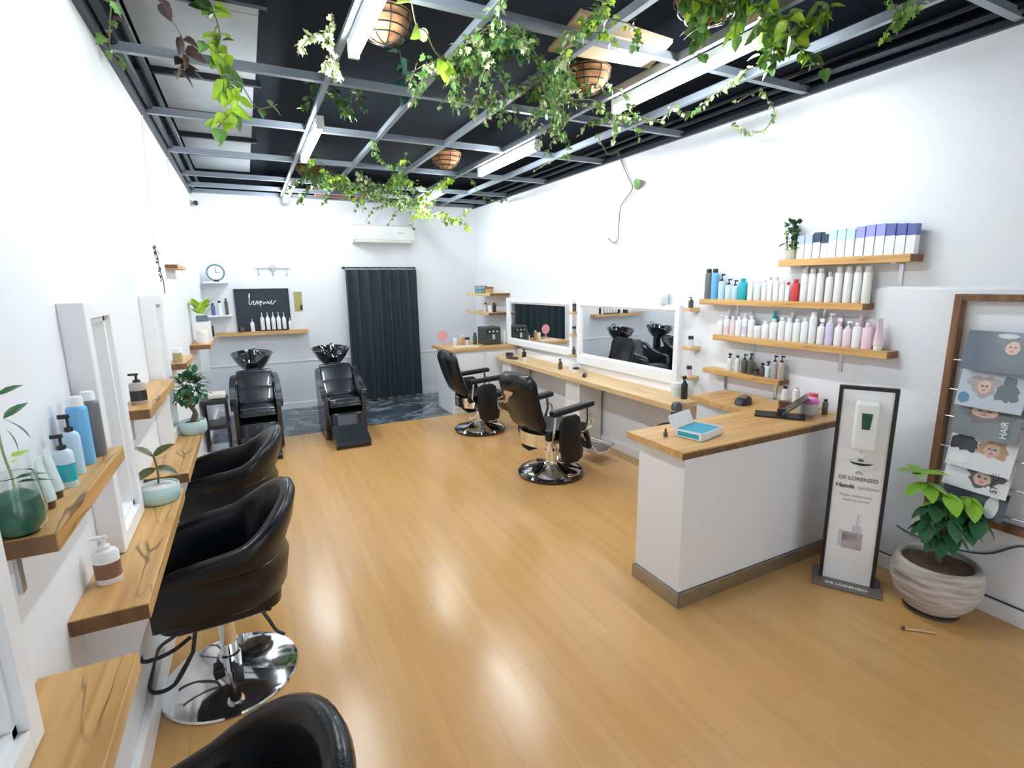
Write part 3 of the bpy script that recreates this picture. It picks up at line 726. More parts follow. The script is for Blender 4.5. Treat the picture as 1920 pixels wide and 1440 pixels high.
# a back row of tall bottles on the same shelf
row = [('pump', WH, PINK, .15, .026, 'white and pink pump bottle'), ('bottle', WH, WH, .15, .025, 'plain white bottle'), ('bottle', PINK, WH, .15, .025, 'pink tinted bottle'), ('bottle', WH, WH, .15, .026, 'broad white bottle'), ('bottle', WH, LIL, .17, .023, 'white bottle with lilac cap'),
       ('bottle', WH, OFFW, .16, .026, 'white bottle with cream cap'), ('jar', WH, WH, .09, .028, 'small white jar'), ('bottle', WH, WH, .13, .028, 'squat white bottle'), ('bottle', WH, MINTB, .15, .03, 'white bottle with mint cap'), ('bottle', WH, WH, .165, .026, 'white bottle'),
       ('bottle', WH, WH, .16, .026, 'rounded white bottle'), ('bottle', WH, WH, .16, .026, 'smooth white bottle'), ('bottle', WH, OFFW, .17, .026, 'white bottle with off white cap'), ('can', WH, WH, .21, .024, 'tall white can'), ('spray', WH, WH, .17, .024, 'white spray bottle'),
       ('pump', LIL, WH, .21, .026, 'lilac pump bottle'), ('spray', WH, PINK, .18, .024, 'white spray bottle with pink head'), ('pump', PINK, WH, .165, .027, 'pale pink pump bottle'), ('bottle', WH, WH, .16, .027, 'white rounded bottle'), ('bottle', PINK, PINK, .16, .030, 'pink bottle'), ('tube', PINK, WH, .19, .027, 'pale pink standing tube')]
YR3 = [2.935, 2.873, 2.815, 2.76, 2.706, 2.648, 2.588, 2.526, 2.46, 2.397, 2.34, 2.283, 2.226, 2.169, 2.112, 2.055, 1.998, 1.941, 1.883, 1.822, 1.757]
for i, (y, (k, a, c, h, r, d)) in enumerate(zip(YR3, row)):
    product(k, X2-.02, y, 1.372, h, r, a, c, '%s, %s from the left along the crowded long shelf' % (d, ORD[i]), 'bottles on the long pale shelf', PI/2, band=(LIL if i in (4, 15) else PINK if i in (1, 17) else None))
for i, y in enumerate([2.90, 2.70, 2.5, 2.36, 2.2, 2.03, 1.90]):
    product('bottle', 3.418, y, 1.372, .20, .021, [WH, WH, TEAL, WH, OFFW, LIL, PINK][i], [WH, LIL, TEAL, WH, OFFW, LIL, PINK][i], '%s bottle in the back row of the long shelf, %s from left' % (['white', 'lilac capped', 'teal', 'plain white', 'off white', 'lilac', 'pink'][i], ORD[i]), 'back row bottles on the long pale shelf')
row = [('spray', CLEAR, BK, .14, .02, 'clear spray bottle'), ('bottle', CLEAR, BK, .13, .02, 'clear bottle with dark cap'), ('pump', SMOKE, BK, .15, .024, 'smoky pump bottle'), ('pump', SMOKE, BK, .16, .024, 'dark pump bottle'), ('jar', SMOKE, BK, .05, .022, 'low dark jar'),
       ('spray', SMOKE, BK, .10, .02, 'short black spray bottle'), ('spray', PB, BK, .12, .018, 'pale spray bottle'), ('pump', TAUPE, BK, .17, .024, 'taupe pump bottle'), ('pump', TAUPE, BK, .175, .025, 'taller taupe pump bottle')]
YR4 = [2.84, 2.765, 2.70, 2.645, 2.59, 2.543, 2.495, 2.44, 2.387]
for i, (y, (k, a, c, h, r, d)) in enumerate(zip(YR4, row)):
    product(k, X2, y, 1.088, h, r, a, c, d+', %s from the left on the short shelf above the counter' % ORD[i], 'bottles on the lowest shelf', PI/2)
# top shelf cartons and bamboo
row = [(PERI, 2.305, .155, .025), (PERI, 2.25, .155, .025), (NAVY, 2.195, .165, .024), (NAVY, 2.143, .15, .022), (MINTB, 2.092, .17, .025), (MINTB, 2.037, .17, .025), (MINTB, 1.982, .165, .025), (PURP, 1.925, .175, .025), (PURP, 1.868, .18, .025), (PURP, 1.812, .18, .025), (BLUEB, 1.757, .175, .025), (BLUEB, 1.702, .17, .025), (BLUEB, 1.65, .165, .023)]
nm = {id(PERI): 'periwinkle and white carton', id(NAVY): 'navy topped carton', id(MINTB): 'mint and white carton', id(PURP): 'purple and white carton', id(BLUEB): 'deep blue topped carton'}
for i, (c, y, h, r) in enumerate(row):
    product('box', 3.375, y, 1.93, h, r, WH, c, '%s, %s from the left on the topmost shelf' % (nm[id(c)], ORD[i]), 'cartons on the topmost shelf')

# ------------------------------------------------------------------ leaves and plants
def leaf(g, p, d, size, kind='ivy', up_=Vector((0, 0, 1)), fold=.25):
    d = Vector(d).normalized(); s = d.cross(up_)
    s = s.normalized() if s.length > 1e-4 else Vector((1, 0, 0))
    nrm = s.cross(d).normalized(); p = Vector(p)
    if kind == 'ivy': out = [(0, 0), (.38, -.05), (.5, .25), (.28, .42), (.34, .72), (.1, .72), (0, 1.05)]
    elif kind == 'heart': out = [(0, .06), (.28, -.08), (.46, .12), (.44, .42), (.24, .78), (0, 1.08)]
    elif kind == 'lance': out = [(0, 0), (.08, .2), (.10, .45), (.07, .75), (0, 1.1)]
    else: out = [(0, 0), (.2, .12), (.32, .38), (.30, .62), (.16, .88), (0, 1.05)]
    n_ = len(out)
    def P(u, v): return p+s*(u*size)+d*(v*size)+nrm*(abs(u)*size*fold-(v*v)*size*.18)
    mid = [g.bm.verts.new(P(0, v)) for _, v in out]
    for sg in (1, -1):
        side = [mid[0]]+[g.bm.verts.new(P(sg*u, v)) for u, v in out[1:-1]]+[mid[-1]]
        for i in range(n_-1):
            q = [mid[i], side[i], side[i+1], mid[i+1]]
            q2 = []
            for v in q:
                if v not in q2: q2.append(v)
            if len(q2) >= 3:
                try: g.bm.faces.new(q2 if sg > 0 else q2[::-1])
                except ValueError: pass
def rv(a=1.0): return Vector((random.uniform(-a, a), random.uniform(-a, a), random.uniform(-a, a)))
def vine(label, pts, m='leaf', kind='ivy', size=.045, dens=26, spread=.06, stem='stem', sr=.0035, group=None, name='trailing_vine', sprigs=0, droop=0.0, m2=None, shift=(0, 0, 0)):
    C = catmull([Vector(p)+Vector(shift) for p in pts], 7)
    base = C[0].copy()
    t = thing(name, label, 'hanging plant', base, 0, group)
    L = sum((C[i+1]-C[i]).length for i in range(len(C)-1))
    g = G().tube([c-base for c in C], sr, 5)
    lines = [C]
    for k in range(sprigs):
        q = C[random.randrange(len(C))]; a = rv(); a.z = -abs(a.z)*.6-droop
        S = [q, q+a*spread*.8+rv(.01), q+a*spread*1.7+rv(.03), q+a*spread*2.4+Vector((0, 0, -spread*.5))+rv(.03)]
        S = catmull(S, 3); lines.append(S); g.tube([c-base for c in S], sr*.7, 4)
    g.out('stem', M[stem], t)
    if dens:
        ga, gb = G(), G()
        for ln in lines:
            ll = sum((ln[i+1]-ln[i]).length for i in range(len(ln)-1)); cnt = max(2, int(ll*dens*(2.0 if dens > 20 else 1.3)))
            for i in range(cnt):
                f = random.random()*(len(ln)-1.001); j = int(f); q = ln[j].lerp(ln[j+1], f-j)
                o = rv(); o.z -= .35; o.normalize()
                q2 = q+o*random.uniform(.1, .7)*spread*(.35 if ln is not C else .5)
                leaf(gb if (m2 and random.random() < .35) else ga, q2-base, o+Vector((0, 0, -.4)), size*(.80 if kind == 'ivy' else 1)*random.uniform(.55, 1.2), kind, up_=(Vector((0, 0, 1))+rv(.9)).normalized())
        ga.out('leaves', M[m], t, weld=False, smooth=False)
        if m2: gb.out('pale_leaves', M[m2], t, weld=False, smooth=False, label='paler leaves')
    return t
V = dict(
v1=[(-0.02, 3.45, 3.28), (0.01, 3.45, 3.14), (-0.01, 3.45, 3.03), (0.01, 3.45, 2.9), (0.05, 3.45, 2.8), (-0.05, 3.45, 2.66)],
v2=[(-0.22, 2.81, 3.0), (-0.16, 3.09, 2.97), (-0.16, 3.31, 2.97), (-0.23, 3.68, 2.95), (-0.17, 3.53, 2.97), (-0.1, 3.7, 2.97)],
v3=[(-0.37, 2.88, 3.0), (-0.45, 3.23, 2.97), (-0.48, 3.46, 2.97), (-0.42, 3.68, 2.95)],
v4=[(-0.07, 3.2, 2.99), (0.06, 3.5, 2.97), (0.18, 4.08, 2.97), (0.3, 3.91, 2.95)],
v5=[(0.56, 4.2, 3.23), (0.61, 4.2, 3.18), (0.72, 4.2, 3.18), (0.75, 4.2, 3.08), (0.81, 4.2, 3.03)],
v6=[(0.72, 2.31, 2.99), (0.79, 2.46, 2.93), (0.85, 2.51, 2.93), (0.95, 2.68, 2.93), (1.04, 2.77, 2.93), (1.04, 2.67, 2.93)],
v7=[(1.08, 2.19, 3.0), (1.13, 2.37, 2.97), (1.1, 2.59, 2.97), (1.12, 2.78, 2.97), (1.22, 2.88, 2.97), (1.26, 2.79, 2.97)],
v8=[(0.91, 3.16, 3.1), (1.02, 3.49, 3.1), (1.02, 3.64, 3.1), (1.14, 3.69, 3.05)],
v9=[(1.4, 2.48, 3.02), (1.33, 2.58, 3.02), (1.33, 2.78, 3.02), (1.23, 2.69, 3.02), (1.23, 2.83, 3.02)],
v10=[(1.72, 3.05, 3.0), (1.56, 3.03, 2.97), (1.52, 3.19, 2.97), (1.44, 3.33, 2.97), (1.49, 3.54, 2.97)],
v11=[(1.64, 2.57, 3.0), (1.88, 2.88, 2.97), (1.94, 3.16, 2.97), (2.15, 3.36, 2.97), (2.20, 3.65, 2.95)],
v12=[(1.7, 2.78, 3.0), (2.04, 3.12, 2.97), (2.26, 3.15, 2.97), (2.5, 3.2, 2.97), (2.62, 3.11, 2.97)],
v13=[(2.75, 3.26, 2.99), (2.8, 3.09, 2.93), (2.64, 2.81, 2.93), (2.86, 2.89, 2.93), (2.74, 2.6, 2.93), (2.64, 2.35, 2.93), (2.63, 2.23, 2.96)],
v14=[(3.2, 2.80, 3.02), (3.25, 2.64, 3.06), (3.25, 2.56, 2.97), (3.25, 2.51, 2.89), (3.25, 2.57, 2.8), (3.25, 2.7, 2.81), (3.25, 2.85, 2.91)],
v15=[(1.79, 1.88, 3.0), (1.95, 1.85, 2.98), (2.12, 1.76, 3.0), (2.42, 1.86, 2.94), (2.47, 1.95, 2.93), (2.45, 1.75, 2.97), (2.42, 1.65, 2.97)],
v16=[(2.57, 1.48, 3.0), (2.79, 1.53, 2.97), (2.74, 1.43, 2.97)],
v17=[(1.42, 6.52, 3.0), (1.81, 6.81, 2.95), (2.2, 7.45, 2.95), (2.6, 7.52, 3.0)],
v18=[(1.11, 6.48, 3.0), (0.98, 6.89, 2.97), (0.79, 6.3, 2.97), (0.7, 6.02, 2.97)],
v19=[(1.49, 5.16, 3.0), (1.61, 5.93, 2.97), (1.65, 6.43, 2.97), (1.63, 7.25, 2.97)],
v20=[(2.1, 7.6, 3.0), (2.12, 7.3, 2.82), (2.28, 7.05, 2.7), (2.51, 7.0, 2.74), (2.66, 7.0, 2.66), (2.9, 7.0, 2.83)],
v21=[(1.09, 4.7, 3.0), (1.27, 5.26, 2.97), (1.47, 5.47, 2.97)],
v22=[(1.51, 1.99, 3.0), (1.51, 2.11, 2.97), (1.54, 2.23, 2.97), (1.48, 2.32, 2.97)],
v23=[(2.45, 5.85, 3.0), (2.81, 6.41, 2.93), (3.3, 6.91, 2.93), (3.28, 6.56, 2.93)],
v24=[(3.42, 4.38, 3.06), (3.42, 4.28, 2.9), (3.42, 4.2, 2.78), (3.42, 4.14, 2.67), (3.42, 4.3, 2.54), (3.42, 4.33, 2.36), (3.42, 4.34, 2.22), (3.42, 4.42, 2.19), (3.42, 4.5, 2.24)],
v25=[(1.74, 3.4, 3.0), (1.89, 3.56, 2.93), (1.89, 3.4, 2.93)],
v26=[(1.86, 7.6, 3.0), (1.88, 7.45, 2.95), (1.94, 7.3, 2.79), (1.82, 7.3, 2.61)],
v27=[(0.50, 2.9, 3.07), (0.48, 2.93, 2.98), (0.50, 2.95, 2.9), (0.52, 2.95, 2.84)],
v28=[(1.64, 2.73, 3.0), (1.78, 3.02, 2.98), (1.75, 3.18, 2.97)],
v29=[(0.76, 7.6, 3.0), (.77, 7.48, 2.92), (0.8, 7.4, 2.74), (0.92, 7.4, 2.53)],
v30=[(2.71, 3.75, 3.0), (3.05, 4.04, 2.93), (3.1, 3.92, 2.95)],
v31=[(2.95, 5.25, 3.0), (2.75, 4.33, 2.95), (2.91, 4.44, 2.95)])
vine('bright pothos vine hanging in front of the grey ceiling boards at upper left', V['v1'], 'leaf_bright', 'heart', .085, 36, .10, m2='leaf')
vine('vine of dry brown leaves across the grey ceiling boards', V['v2'], 'leaf_brown', 'heart', .07, 8, .05)
vine('green vine creeping along the top of the left wall', V['v3'], 'leaf', 'ivy', .06, 14, .09, m2='leaf_brown')
vine('thin vine with sparse leaves between the pothos and the left light row', V['v4'], 'leaf', 'heart', .055, 6, .05)
vine('green vine hanging just behind the left near light', V['v5'], 'leaf', 'ivy', .06, 42, .12, sprigs=3, m2='leaf_dark')
vine('yellow green pothos vine beside the largest basket', V['v6'], 'leaf_bright', 'heart', .09, 8, .06)
vine('dense ivy cascading off the second runner near the top of the photo', V['v7'], 'leaf', 'ivy', .05, 60, .13, sprigs=9, m2='leaf_pale')
vine('blue green leafed vine hanging from the dark deck right of the largest basket', V['v8'], 'leaf_blue', 'heart', .075, 15, .08)
vine('ivy tangle left of the plywood board', V['v9'], 'leaf', 'ivy', .048, 60, .13, sprigs=8, m2='leaf_dark')
vine('ivy spray over the crossing of the third runner', V['v10'], 'leaf', 'ivy', .045, 45, .12, sprigs=6, m2='leaf_pale')
vine('ivy falling left of the coir basket by the plywood board', V['v11'], 'leaf', 'ivy', .045, 42, .13, sprigs=9, m2='leaf_pale')
vine('ivy strand running under the coir basket toward the bright right light', V['v12'], 'leaf', 'ivy', .045, 34, .09, sprigs=6, m2='leaf_pale')
vine('cream variegated ivy garland looped between the two right runners', V['v13'], 'leaf_pale', 'ivy', .045, 28, .05, m2='leaf')
vine('ivy loop dangling in front of the right wall top', V['v14'], 'leaf_pale', 'ivy', .04, 34, .04, m2='leaf')
vine('lush greenery spilling from the basket at the top right over the light', V['v15'], 'leaf', 'heart', .055, 55, .11, sprigs=9, m2='leaf_bright')
vine('small tuft of green vine nearest the top right corner', V['v16'], 'leaf', 'ivy', .05, 35, .07, sprigs=2, m2='leaf_bright')
vine('leafy mass spreading toward the far right light', V['v17'], 'leaf', 'ivy', .06, 34, .15, sprigs=8, m2='leaf_pale')
vine('leafy mass around the far left basket', V['v18'], 'leaf', 'ivy', .06, 34, .13, sprigs=7)
vine('long ivy trail along the third runner to the back wall', V['v19'], 'leaf', 'ivy', .06, 34, .13, sprigs=8, m2='leaf_bright')
vine('bright vine hanging low in front of the far right back corner', V['v20'], 'leaf_bright', 'ivy', .075, 26, .10, sprigs=4, m2='leaf')
vine('thin ivy crossing the second runner in mid room', V['v21'], 'leaf', 'ivy', .05, 24, .07, sprigs=2)
vine('ivy strand at the top centre edge of the photo', V['v22'], 'leaf', 'ivy', .045, 48, .10, sprigs=4, m2='leaf_bright')
vine('sparse vine reaching to the right wall beyond the middle light', V['v23'], 'leaf', 'ivy', .05, 14, .06)
rootv = vine('bare grey vine dangling down the white right wall with one round leaf', V['v24'], stem='stem_grey', dens=0, sr=.007)
g = G(); leaf(g, Vector((3.41, 4.10, 2.70))-Vector(V['v24'][0]), (0, -1, .1), .11, 'heart', up_=Vector((1, 0, .2))); g.out('leaf', M['leaf'], rootv, weld=False)
vine('small curl of ivy under the third runner', V['v25'], 'leaf', 'ivy', .04, 24, .04)
vine('pale vine trailing down in front of the back wall above the air conditioner', V['v26'], 'leaf', 'ivy', .05, 14, .05)
vine('variegated vine wrapped beside the near left light', V['v27'], 'leaf_pale', 'ivy', .05, 70, .09, sprigs=2)
vine('ivy bunch left of the plywood board edge over the crossing', V['v28'], 'leaf', 'ivy', .045, 55, .12, sprigs=4)
vine('thin pale cord like vine hanging above the air conditioner left end', V['v29'], stem='stem', dens=5, kind='heart', size=.05)
vine('bare looping vine near the right wall beyond the cream garland', V['v30'], 'leaf', 'ivy', .04, 8, .04)
vine('bare looping vine behind the middle right light', V['v31'], 'leaf', 'ivy', .05, 8, .04)

vine('bushy ivy between the left light row and the second runner near the back', [(.62, 5.5, 3.0), (.85, 5.9, 2.95), (1.08, 6.2, 2.95), (1.12, 6.7, 2.93)], 'leaf', 'ivy', .06, 32, .14, sprigs=6, m2='leaf_bright')
vine('bushy ivy above the left end of the air conditioner', [(1.2, 6.0, 3.0), (1.4, 6.6, 2.94), (1.55, 7.1, 2.93), (1.9, 7.4, 2.92)], 'leaf', 'ivy', .06, 32, .15, sprigs=7, m2='leaf_pale')
vine('ivy swag dropping beside the far right light', [(2.28, 5.9, 3.0), (2.15, 6.5, 2.93), (2.2, 7.1, 2.86), (2.3, 7.4, 2.82)], 'leaf_bright', 'ivy', .06, 28, .12, sprigs=5, m2='leaf')
# hanging baskets
def basket(label, x, y, z, r, plants, kind='ivy'):
    t = thing('hanging_basket', label, 'hanging basket', (x, y, z))
    prof = [(0, -r*.92), (r*.3, -r*.88), (r*.62, -r*.68), (r*.86, -r*.38), (r, 0), (r*1.02, .01), (r*.94, .012), (r*.90, -.02), (0, -.03)]
    G().lathe(prof, n=28).out('coir_liner', M['coir'], t)
    g = G()
    for k in (0.0, -.25, -.5, -.72):
        rr = r*math.sqrt(max(.05, 1-(k*1.05)**2))*1.012
        g.tube([(rr*math.cos(a*PI/12), rr*math.sin(a*PI/12), k*r) for a in range(24)], .0035, 5, closed=True)
    for k in range(4):
        a = k*PI/4
        g.tube([(r*1.01*math.cos(a)*math.cos(b_), r*1.01*math.sin(a)*math.cos(b_), -r*.93*math.sin(b_)) for b_ in [PI*j/12 for j in range(13)]], .003, 5)
    g.out('wire_frame', M['dark_metal'], t)
    g = G(); top = min(ZD-.03-z, .25)
    for k in range(3):
        a = k*2*PI/3+.5; g.tube([(r*math.cos(a), r*math.sin(a), 0), (0, 0, top)], .0025, 4)
    g.out('chain', M['dark_metal'], t)
    if plants:
        g = G()
        for i in range(plants):
            a = random.uniform(0, 2*PI); q = Vector((r*.8*math.cos(a), r*.8*math.sin(a), .03+random.random()*.07))
            leaf(g, q*random.uniform(.3, 1.2), (math.cos(a), math.sin(a), random.uniform(-.5, .5)), .06*random.uniform(.7, 1.3), kind, up_=(Vector((0, 0, 1))+rv(.6)).normalized())
        g.out('foliage', M['leaf'], t, weld=False, smooth=False)
basket('largest coir hanging basket beside the near left light', .735, 2.80, 3.09, .135, 40)
basket('coir hanging basket hung below the plywood board', 2.06, 2.96, 3.10, .145, 50)
basket('leafy coir hanging basket cut by the top right edge of the photo', 2.05, 1.97, 3.12, .165, 90)
basket('coir hanging basket in the middle distance right of the ivy trail', 1.965, 5.34, 3.10, .16, 30)
basket('faint coir hanging basket at the far left by the left light row', .74, 6.35, 3.10, .15, 30)
t = thing('plywood_board', 'pale plywood board lying across the ceiling grid beside a basket', 'board', (1.9, 2.45, 3.05))
g = G().prism([(-.36, -.17), (.27, -.12), (.39, .20), (-.28, .26)], 'Z', 0, .018); g.out('sheet', M['ply'], t, False)
for x, nm2 in ((1.2, 'left'), (1.75, 'right')):
    t = thing('hanging_planter', 'terracotta coloured trough above the back wall top, %s one of two' % nm2, 'planter', (x, 7.92, 3.01))
    G().box((-.22, -.07, 0), (.22, .07, .10), .01).out('trough', cm('terracotta trough', (.42, .17, .09), .8), t, False)
    g = G()
    for i in range(60):
        q = Vector((random.uniform(-.24, .24), random.uniform(-.08, .08), random.uniform(.08, .16))); leaf(g, q, (random.uniform(-1, 1), random.uniform(-1, .4), random.uniform(-.4, .6)), .07, 'ivy')
    g.out('foliage', M['leaf'], t, weld=False, smooth=False)

# ------------------------------------------------------------------ left side plants and products
# glass jar with moss and bamboo-like leaves on the near shelf
t = thing('glass_terrarium', 'round glass jar of dark green moss with long leaves, at the left edge', 'terrarium', (-.482, 1.395, 1.285))
G().lathe([(0, 0), (.030, 0), (.044, .02), (.047, .05), (.042, .10), (.036, .13), (.038, .132), (.044, .10), (.0495, .05), (.046, .017), (.031, -.0), (0, -.0)], n=28, cap=False).out('glass_jar', M['glass'], t)
G().lathe([(0, .004), (.029, .004), (.042, .022), (.0445, .05), (.040, .08), (.02, .095), (0, .097)], n=24).out('moss', M['green_glass'], t)
g = G(); st = G()
for k, (zz_, dx, dy, dz, s_) in enumerate([(.30, .25, .8, .22, .075), (.25, .2, .85, .28, .09), (.25, .3, .8, -.55, .085), (.23, .25, .5, -.9, .06), (.30, -.1, -.6, .6, .07), (.33, .1, .3, .9, .06), (.12, .5, .8, -.05, .07), (.11, .6, .6, -.1, .07)]):
    leaf(g, (0.005, .01, zz_), (dx, dy, dz), s_, 'lance', up_=Vector((.5, 0, 1)))
st.tube(catmull([(0, 0, .05), (.005, -.005, .12), (.0, -.01, .2), (.0, .0, .33)]), .0025)
st.out('stem', M['bamboo'], t); g.out('long_leaves', M['leaf_dark'], t, weld=False)
g = G(); leaf(g, (.01, .02, .165), (.5, .8, .3), .03, 'heart'); leaf(g, (.01, -.02, .165), (.5, -.8, .3), .03, 'heart'); g.out('young_leaves', M['leaf_bright'], t, weld=False, label='bright green young leaves')
zz = 1.285
for (k, y, x, h, r, a, c, lab) in [
    ('tube', 1.53, -.475, .125, .021, MINT, BROWN, 'pale mint tube standing on its brown cap right beside the glass terrarium'),
    ('tube', 1.60, -.478, .13, .021, MINT, BROWN, 'pale mint tube standing between another mint tube and the teal bottle'),
    ('pump', 1.68, -.470, .145, .022, PB, BK, 'short pale blue bottle with teal label and black pump on the left shelf'),
    ('pump', 1.79, -.478, .175, .022, LB2, BK, 'medium blue bottle with black pump on the left shelf'),
    ('can', 1.885, -.478, .205, .026, LB, WH, 'tall sky blue spray can with white cap on the left shelf'),
    ('can', 1.965, -.466, .205, .025, GREY, WH, 'tall charcoal spray can at the end of the blue product line')]:
    product(k, x, y, zz, h, r, a, c, lab, None, 0, band=(TEAL if 'teal label' in lab else None))
product('pump', -.478, 2.78, 1.285, .14, .032, TAUPE, BK, 'grey pump bottle with dark label band on the shelf past the near mirror', band=BK)
product('jar', -.48, 4.30, 1.275, .10, .03, cm('tan glass jar', (.45, .38, .2)), WH, 'small tan jar on the short shelf beyond the second left mirror')
product('pump', -.475, 1.90, .89, .155, .035, WH, WH, 'white pump bottle with brown photo label on the cracked bench', band=cm('brown picture label', (.25, .13, .09), noise=.5, nscale=60))

def aqua_pot(t, r, h):
    G().lathe([(0, 0), (r*.8, 0), (r*.95, h*.15), (r, h*.5), (r*.97, h*.95), (r*.93, h), (r*.86, h*.96), (r*.86, h*.86), (0, h*.86)], n=32).out('pot', M['pot_aqua'], t)
t = thing('potted_sprig', 'aqua bowl with one thin stem and four dark leaves on the cracked bench', 'potted plant', (-.42, 2.565, .89))
aqua_pot(t, .078, .075)
G().lathe([(0, .064), (.06, .066), (.067, .068), (.03, .078), (0, .08)], n=20).out('white_pebbles', cm('white pebbles', (.75, .75, .72), .8, noise=.4, nscale=90, bump=1), t)
G().tube(catmull([(0, 0, .07), (.004, .0, .14), (-.004, 0, .21)]), .0042).out('stem', M['stem'], t)
g = G()
for d in ((-.6, -.3, .75), (.6, .1, .45), (.7, -.1, -.2), (-.5, -.5, -.15)):
    leaf(g, (-.003, 0, .20 if d[2] > 0 else .15), d, .085, 'oval', up_=Vector((0, -.3, 1)))
g.out('leaves', cm('olive leaf', (.09, .10, .04), .35), t, weld=False)
t = thing('potted_tree', 'bushy small leafed tree in aqua pot on the far left bench', 'potted plant', (-.383, 3.72, .89))
aqua_pot(t, .078, .085)
G().lathe([(0, .07), (.07, .07), (0, .078)], n=16).out('soil', M['soil'], t)
G().tube(catmull([(0, 0, .07), (.02, .0, .13), (-.01, .01, .20), (.01, 0, .28)]), [.018]*5+[.013]*5+[.008]*6).tube([(.01, 0, .16), (.06, -.01, .24)], .006).tube([(0, 0, .18), (-.03, .06, .28)], .006).out('trunk', M['trunk'], t)
g = G()
for i in range(150):
    a = random.uniform(0, 2*PI); e = random.uniform(-.5, 1.4); rr = random.uniform(.4, 1)
    q = Vector((.085*rr*math.cos(a)*math.cos(e)+.01, .10*rr*math.sin(a)*math.cos(e), .27+.13*rr*math.sin(e)))
    d = q-Vector((0, 0, .24)); d.z -= .06; q.x = max(q.x, -.045)
    leaf(g, q, d+rv(.04), .05*random.uniform(.7, 1.2), 'oval')
g.out('leaves', M['leaf_dark'], t, weld=False)
# little vine hanging on left wall over second mirror
vine('small twig hanging on the left wall above the far mirror', [(-.525, 4.30, 2.08), (-.52, 4.34, 2.0), (-.525, 4.40, 1.93), (-.52, 4.46, 1.84), (-.525, 4.5, 1.76)], 'leaf_dark', 'oval', .03, 26, .03)
# corner shelf things: white planter boxes, plant, dark bottle
t = thing('white_planter', 'white square planter with bright green plant on the left corner shelf', 'potted plant', (-.43, 6.15, 1.25))
G().prism([(-.07, -.07), (.07, -.07), (.07, .07), (-.07, .07)], 'Z', 0, .20).out('pot', M['white'], t, False)
G().box((-.05, -.05, .20), (.05, .05, .26), .004).out('grey_cup', cm('slate pot', (.12, .17, .22)), t, False, label='slate grey inner pot')
g = G()
for i in range(26):
    a = random.uniform(0, 2*PI); q = Vector((.04*math.cos(a), .05*math.sin(a), .27+random.random()*.10)); leaf(g, q, (math.cos(a)*.5, math.sin(a)*.5, random.uniform(.1, 1.2)), .10, 'oval')
g.out('leaves', M['leaf_bright'], t, weld=False)
product('jar', -.42, 5.88, 1.25, .13, .05, M['white'], M['cream'], 'white ceramic canister at the near end of the left corner shelf')
product('bottle', -.40, 6.66, 1.25, .15, .035, BK, BK, 'black bottle at the far end of the left corner shelf')
# clock on small white shelf in back-left corner
slab('small_white_shelf', 'small white corner shelf under the round clock', 'shelf', -.50, 7.90, 1.86, -.20, YB, .02, M['white'])
t = thing('table_clock', 'round clock with white face on the small white corner shelf', 'clock', (-.34, 8.03, 1.86))
G().tube([(.10*math.cos(a*PI/12), 0, .12+.10*math.sin(a*PI/12)) for a in range(24)], .012, 8, closed=True).out('rim', cm('teal rim', (.12, .22, .26)), t)
G().cyl((0, -.006, .12), (0, .008, .12), .098, n=28).out('dial', M['white'], t, ang=20)
G().box((-.003, -.009, .12), (.003, -.006, .19)).box((0, -.009, .117), (.05, -.006, .123)).out('hands', BK, t, False)
G().box((-.03, -.02, 0), (.03, .02, .025), .004).out('foot', BK, t, False)
slab('small_white_shelf', 'lower white corner shelf carrying a tangle of dark tools', 'shelf', -.50, 7.90, 1.42, -.20, YB, .02, M['white'])
for i, (x, z, r) in enumerate([(-.42, 1.42, .025), (-.34, 1.42, .03), (-.26, 1.42, .022)]):
    product('bottle', x, 8.02, z, .16+.03*i, r, [cm('indigo bottle', (.1, .12, .3)), CLEAR, SMOKE][i], BK, '%s bottle on the lower white corner shelf' % ['indigo', 'clear', 'dark'][i], 'bottles on the lower white corner shelf')

# back wall shelf with art and white bottles
slab('wall_shelf', 'wooden shelf on the back wall behind the shampoo chairs', 'shelf', -.41, YB-.16, 1.175, .745, YB-.001, .05, M['wood_x'], None)
t = thing('framed_sign', 'black sign with white handwriting leaning over the back shelf', 'sign', (.19, YB-.012, 1.176))
G().box((-.345, -.012, 0), (.345, .01, .585)).out('board', cm('sign black', (.02, .028, .042), .5), t, False)
g = G()
for a, b_ in (((-.345, 0), (-.335, .585)), ((.335, 0), (.345, .585)), ((-.345, .575), (.345, .585))): g.box((a[0], -.018, a[1]), (b_[0], .01, b_[1]))
g.out('frame', M['dark_metal'], t, False)
mx = Matrix.Translation((0.0, -.014, .40)) @ Matrix.Rotation(PI/2, 4, 'X')
pts = [(-.17, .10), (-.155, .15), (-.165, .07), (-.17, .01), (-.15, .0), (-.13, .035), (-.11, .045), (-.12, .0), (-.095, .0), (-.075, .045), (-.06, .035), (-.07, .0), (-.04, .03), (-.02, .045), (-.035, -.03), (-.03, .02), (.0, .035), (.01, .0), (.03, .03), (.05, .01), (.065, .04), (.075, .005), (.10, .03), (.12, .05), (.10, .01), (.13, .0), (.15, .035), (.175, .04)]
G().tube([(q.x, 0, q.y) for q in catmull([(a, b_, 0) for a, b_ in pts], 4)], .0055, 5).xf(Matrix.Translation((0, -.016, .37))).out('handwriting', M['white'], t)
for i, (x, h, r) in enumerate([(-.02, .19, .033), (.165, .26, .033), (.235, .26, .033), (.305, .26, .033), (.375, .26, .033), (.44, .25, .032)]):
    xx = [.03, .16, .23, .30, .37, .44][i]
    product('pump', xx, YB-.07, 1.176+(.015 if i else 0), h*.93, r*.97, WH, WH, 'white pump bottle in front of the black sign, %s from the left' % ORD[i], 'white pump bottles before the sign', PI/2)
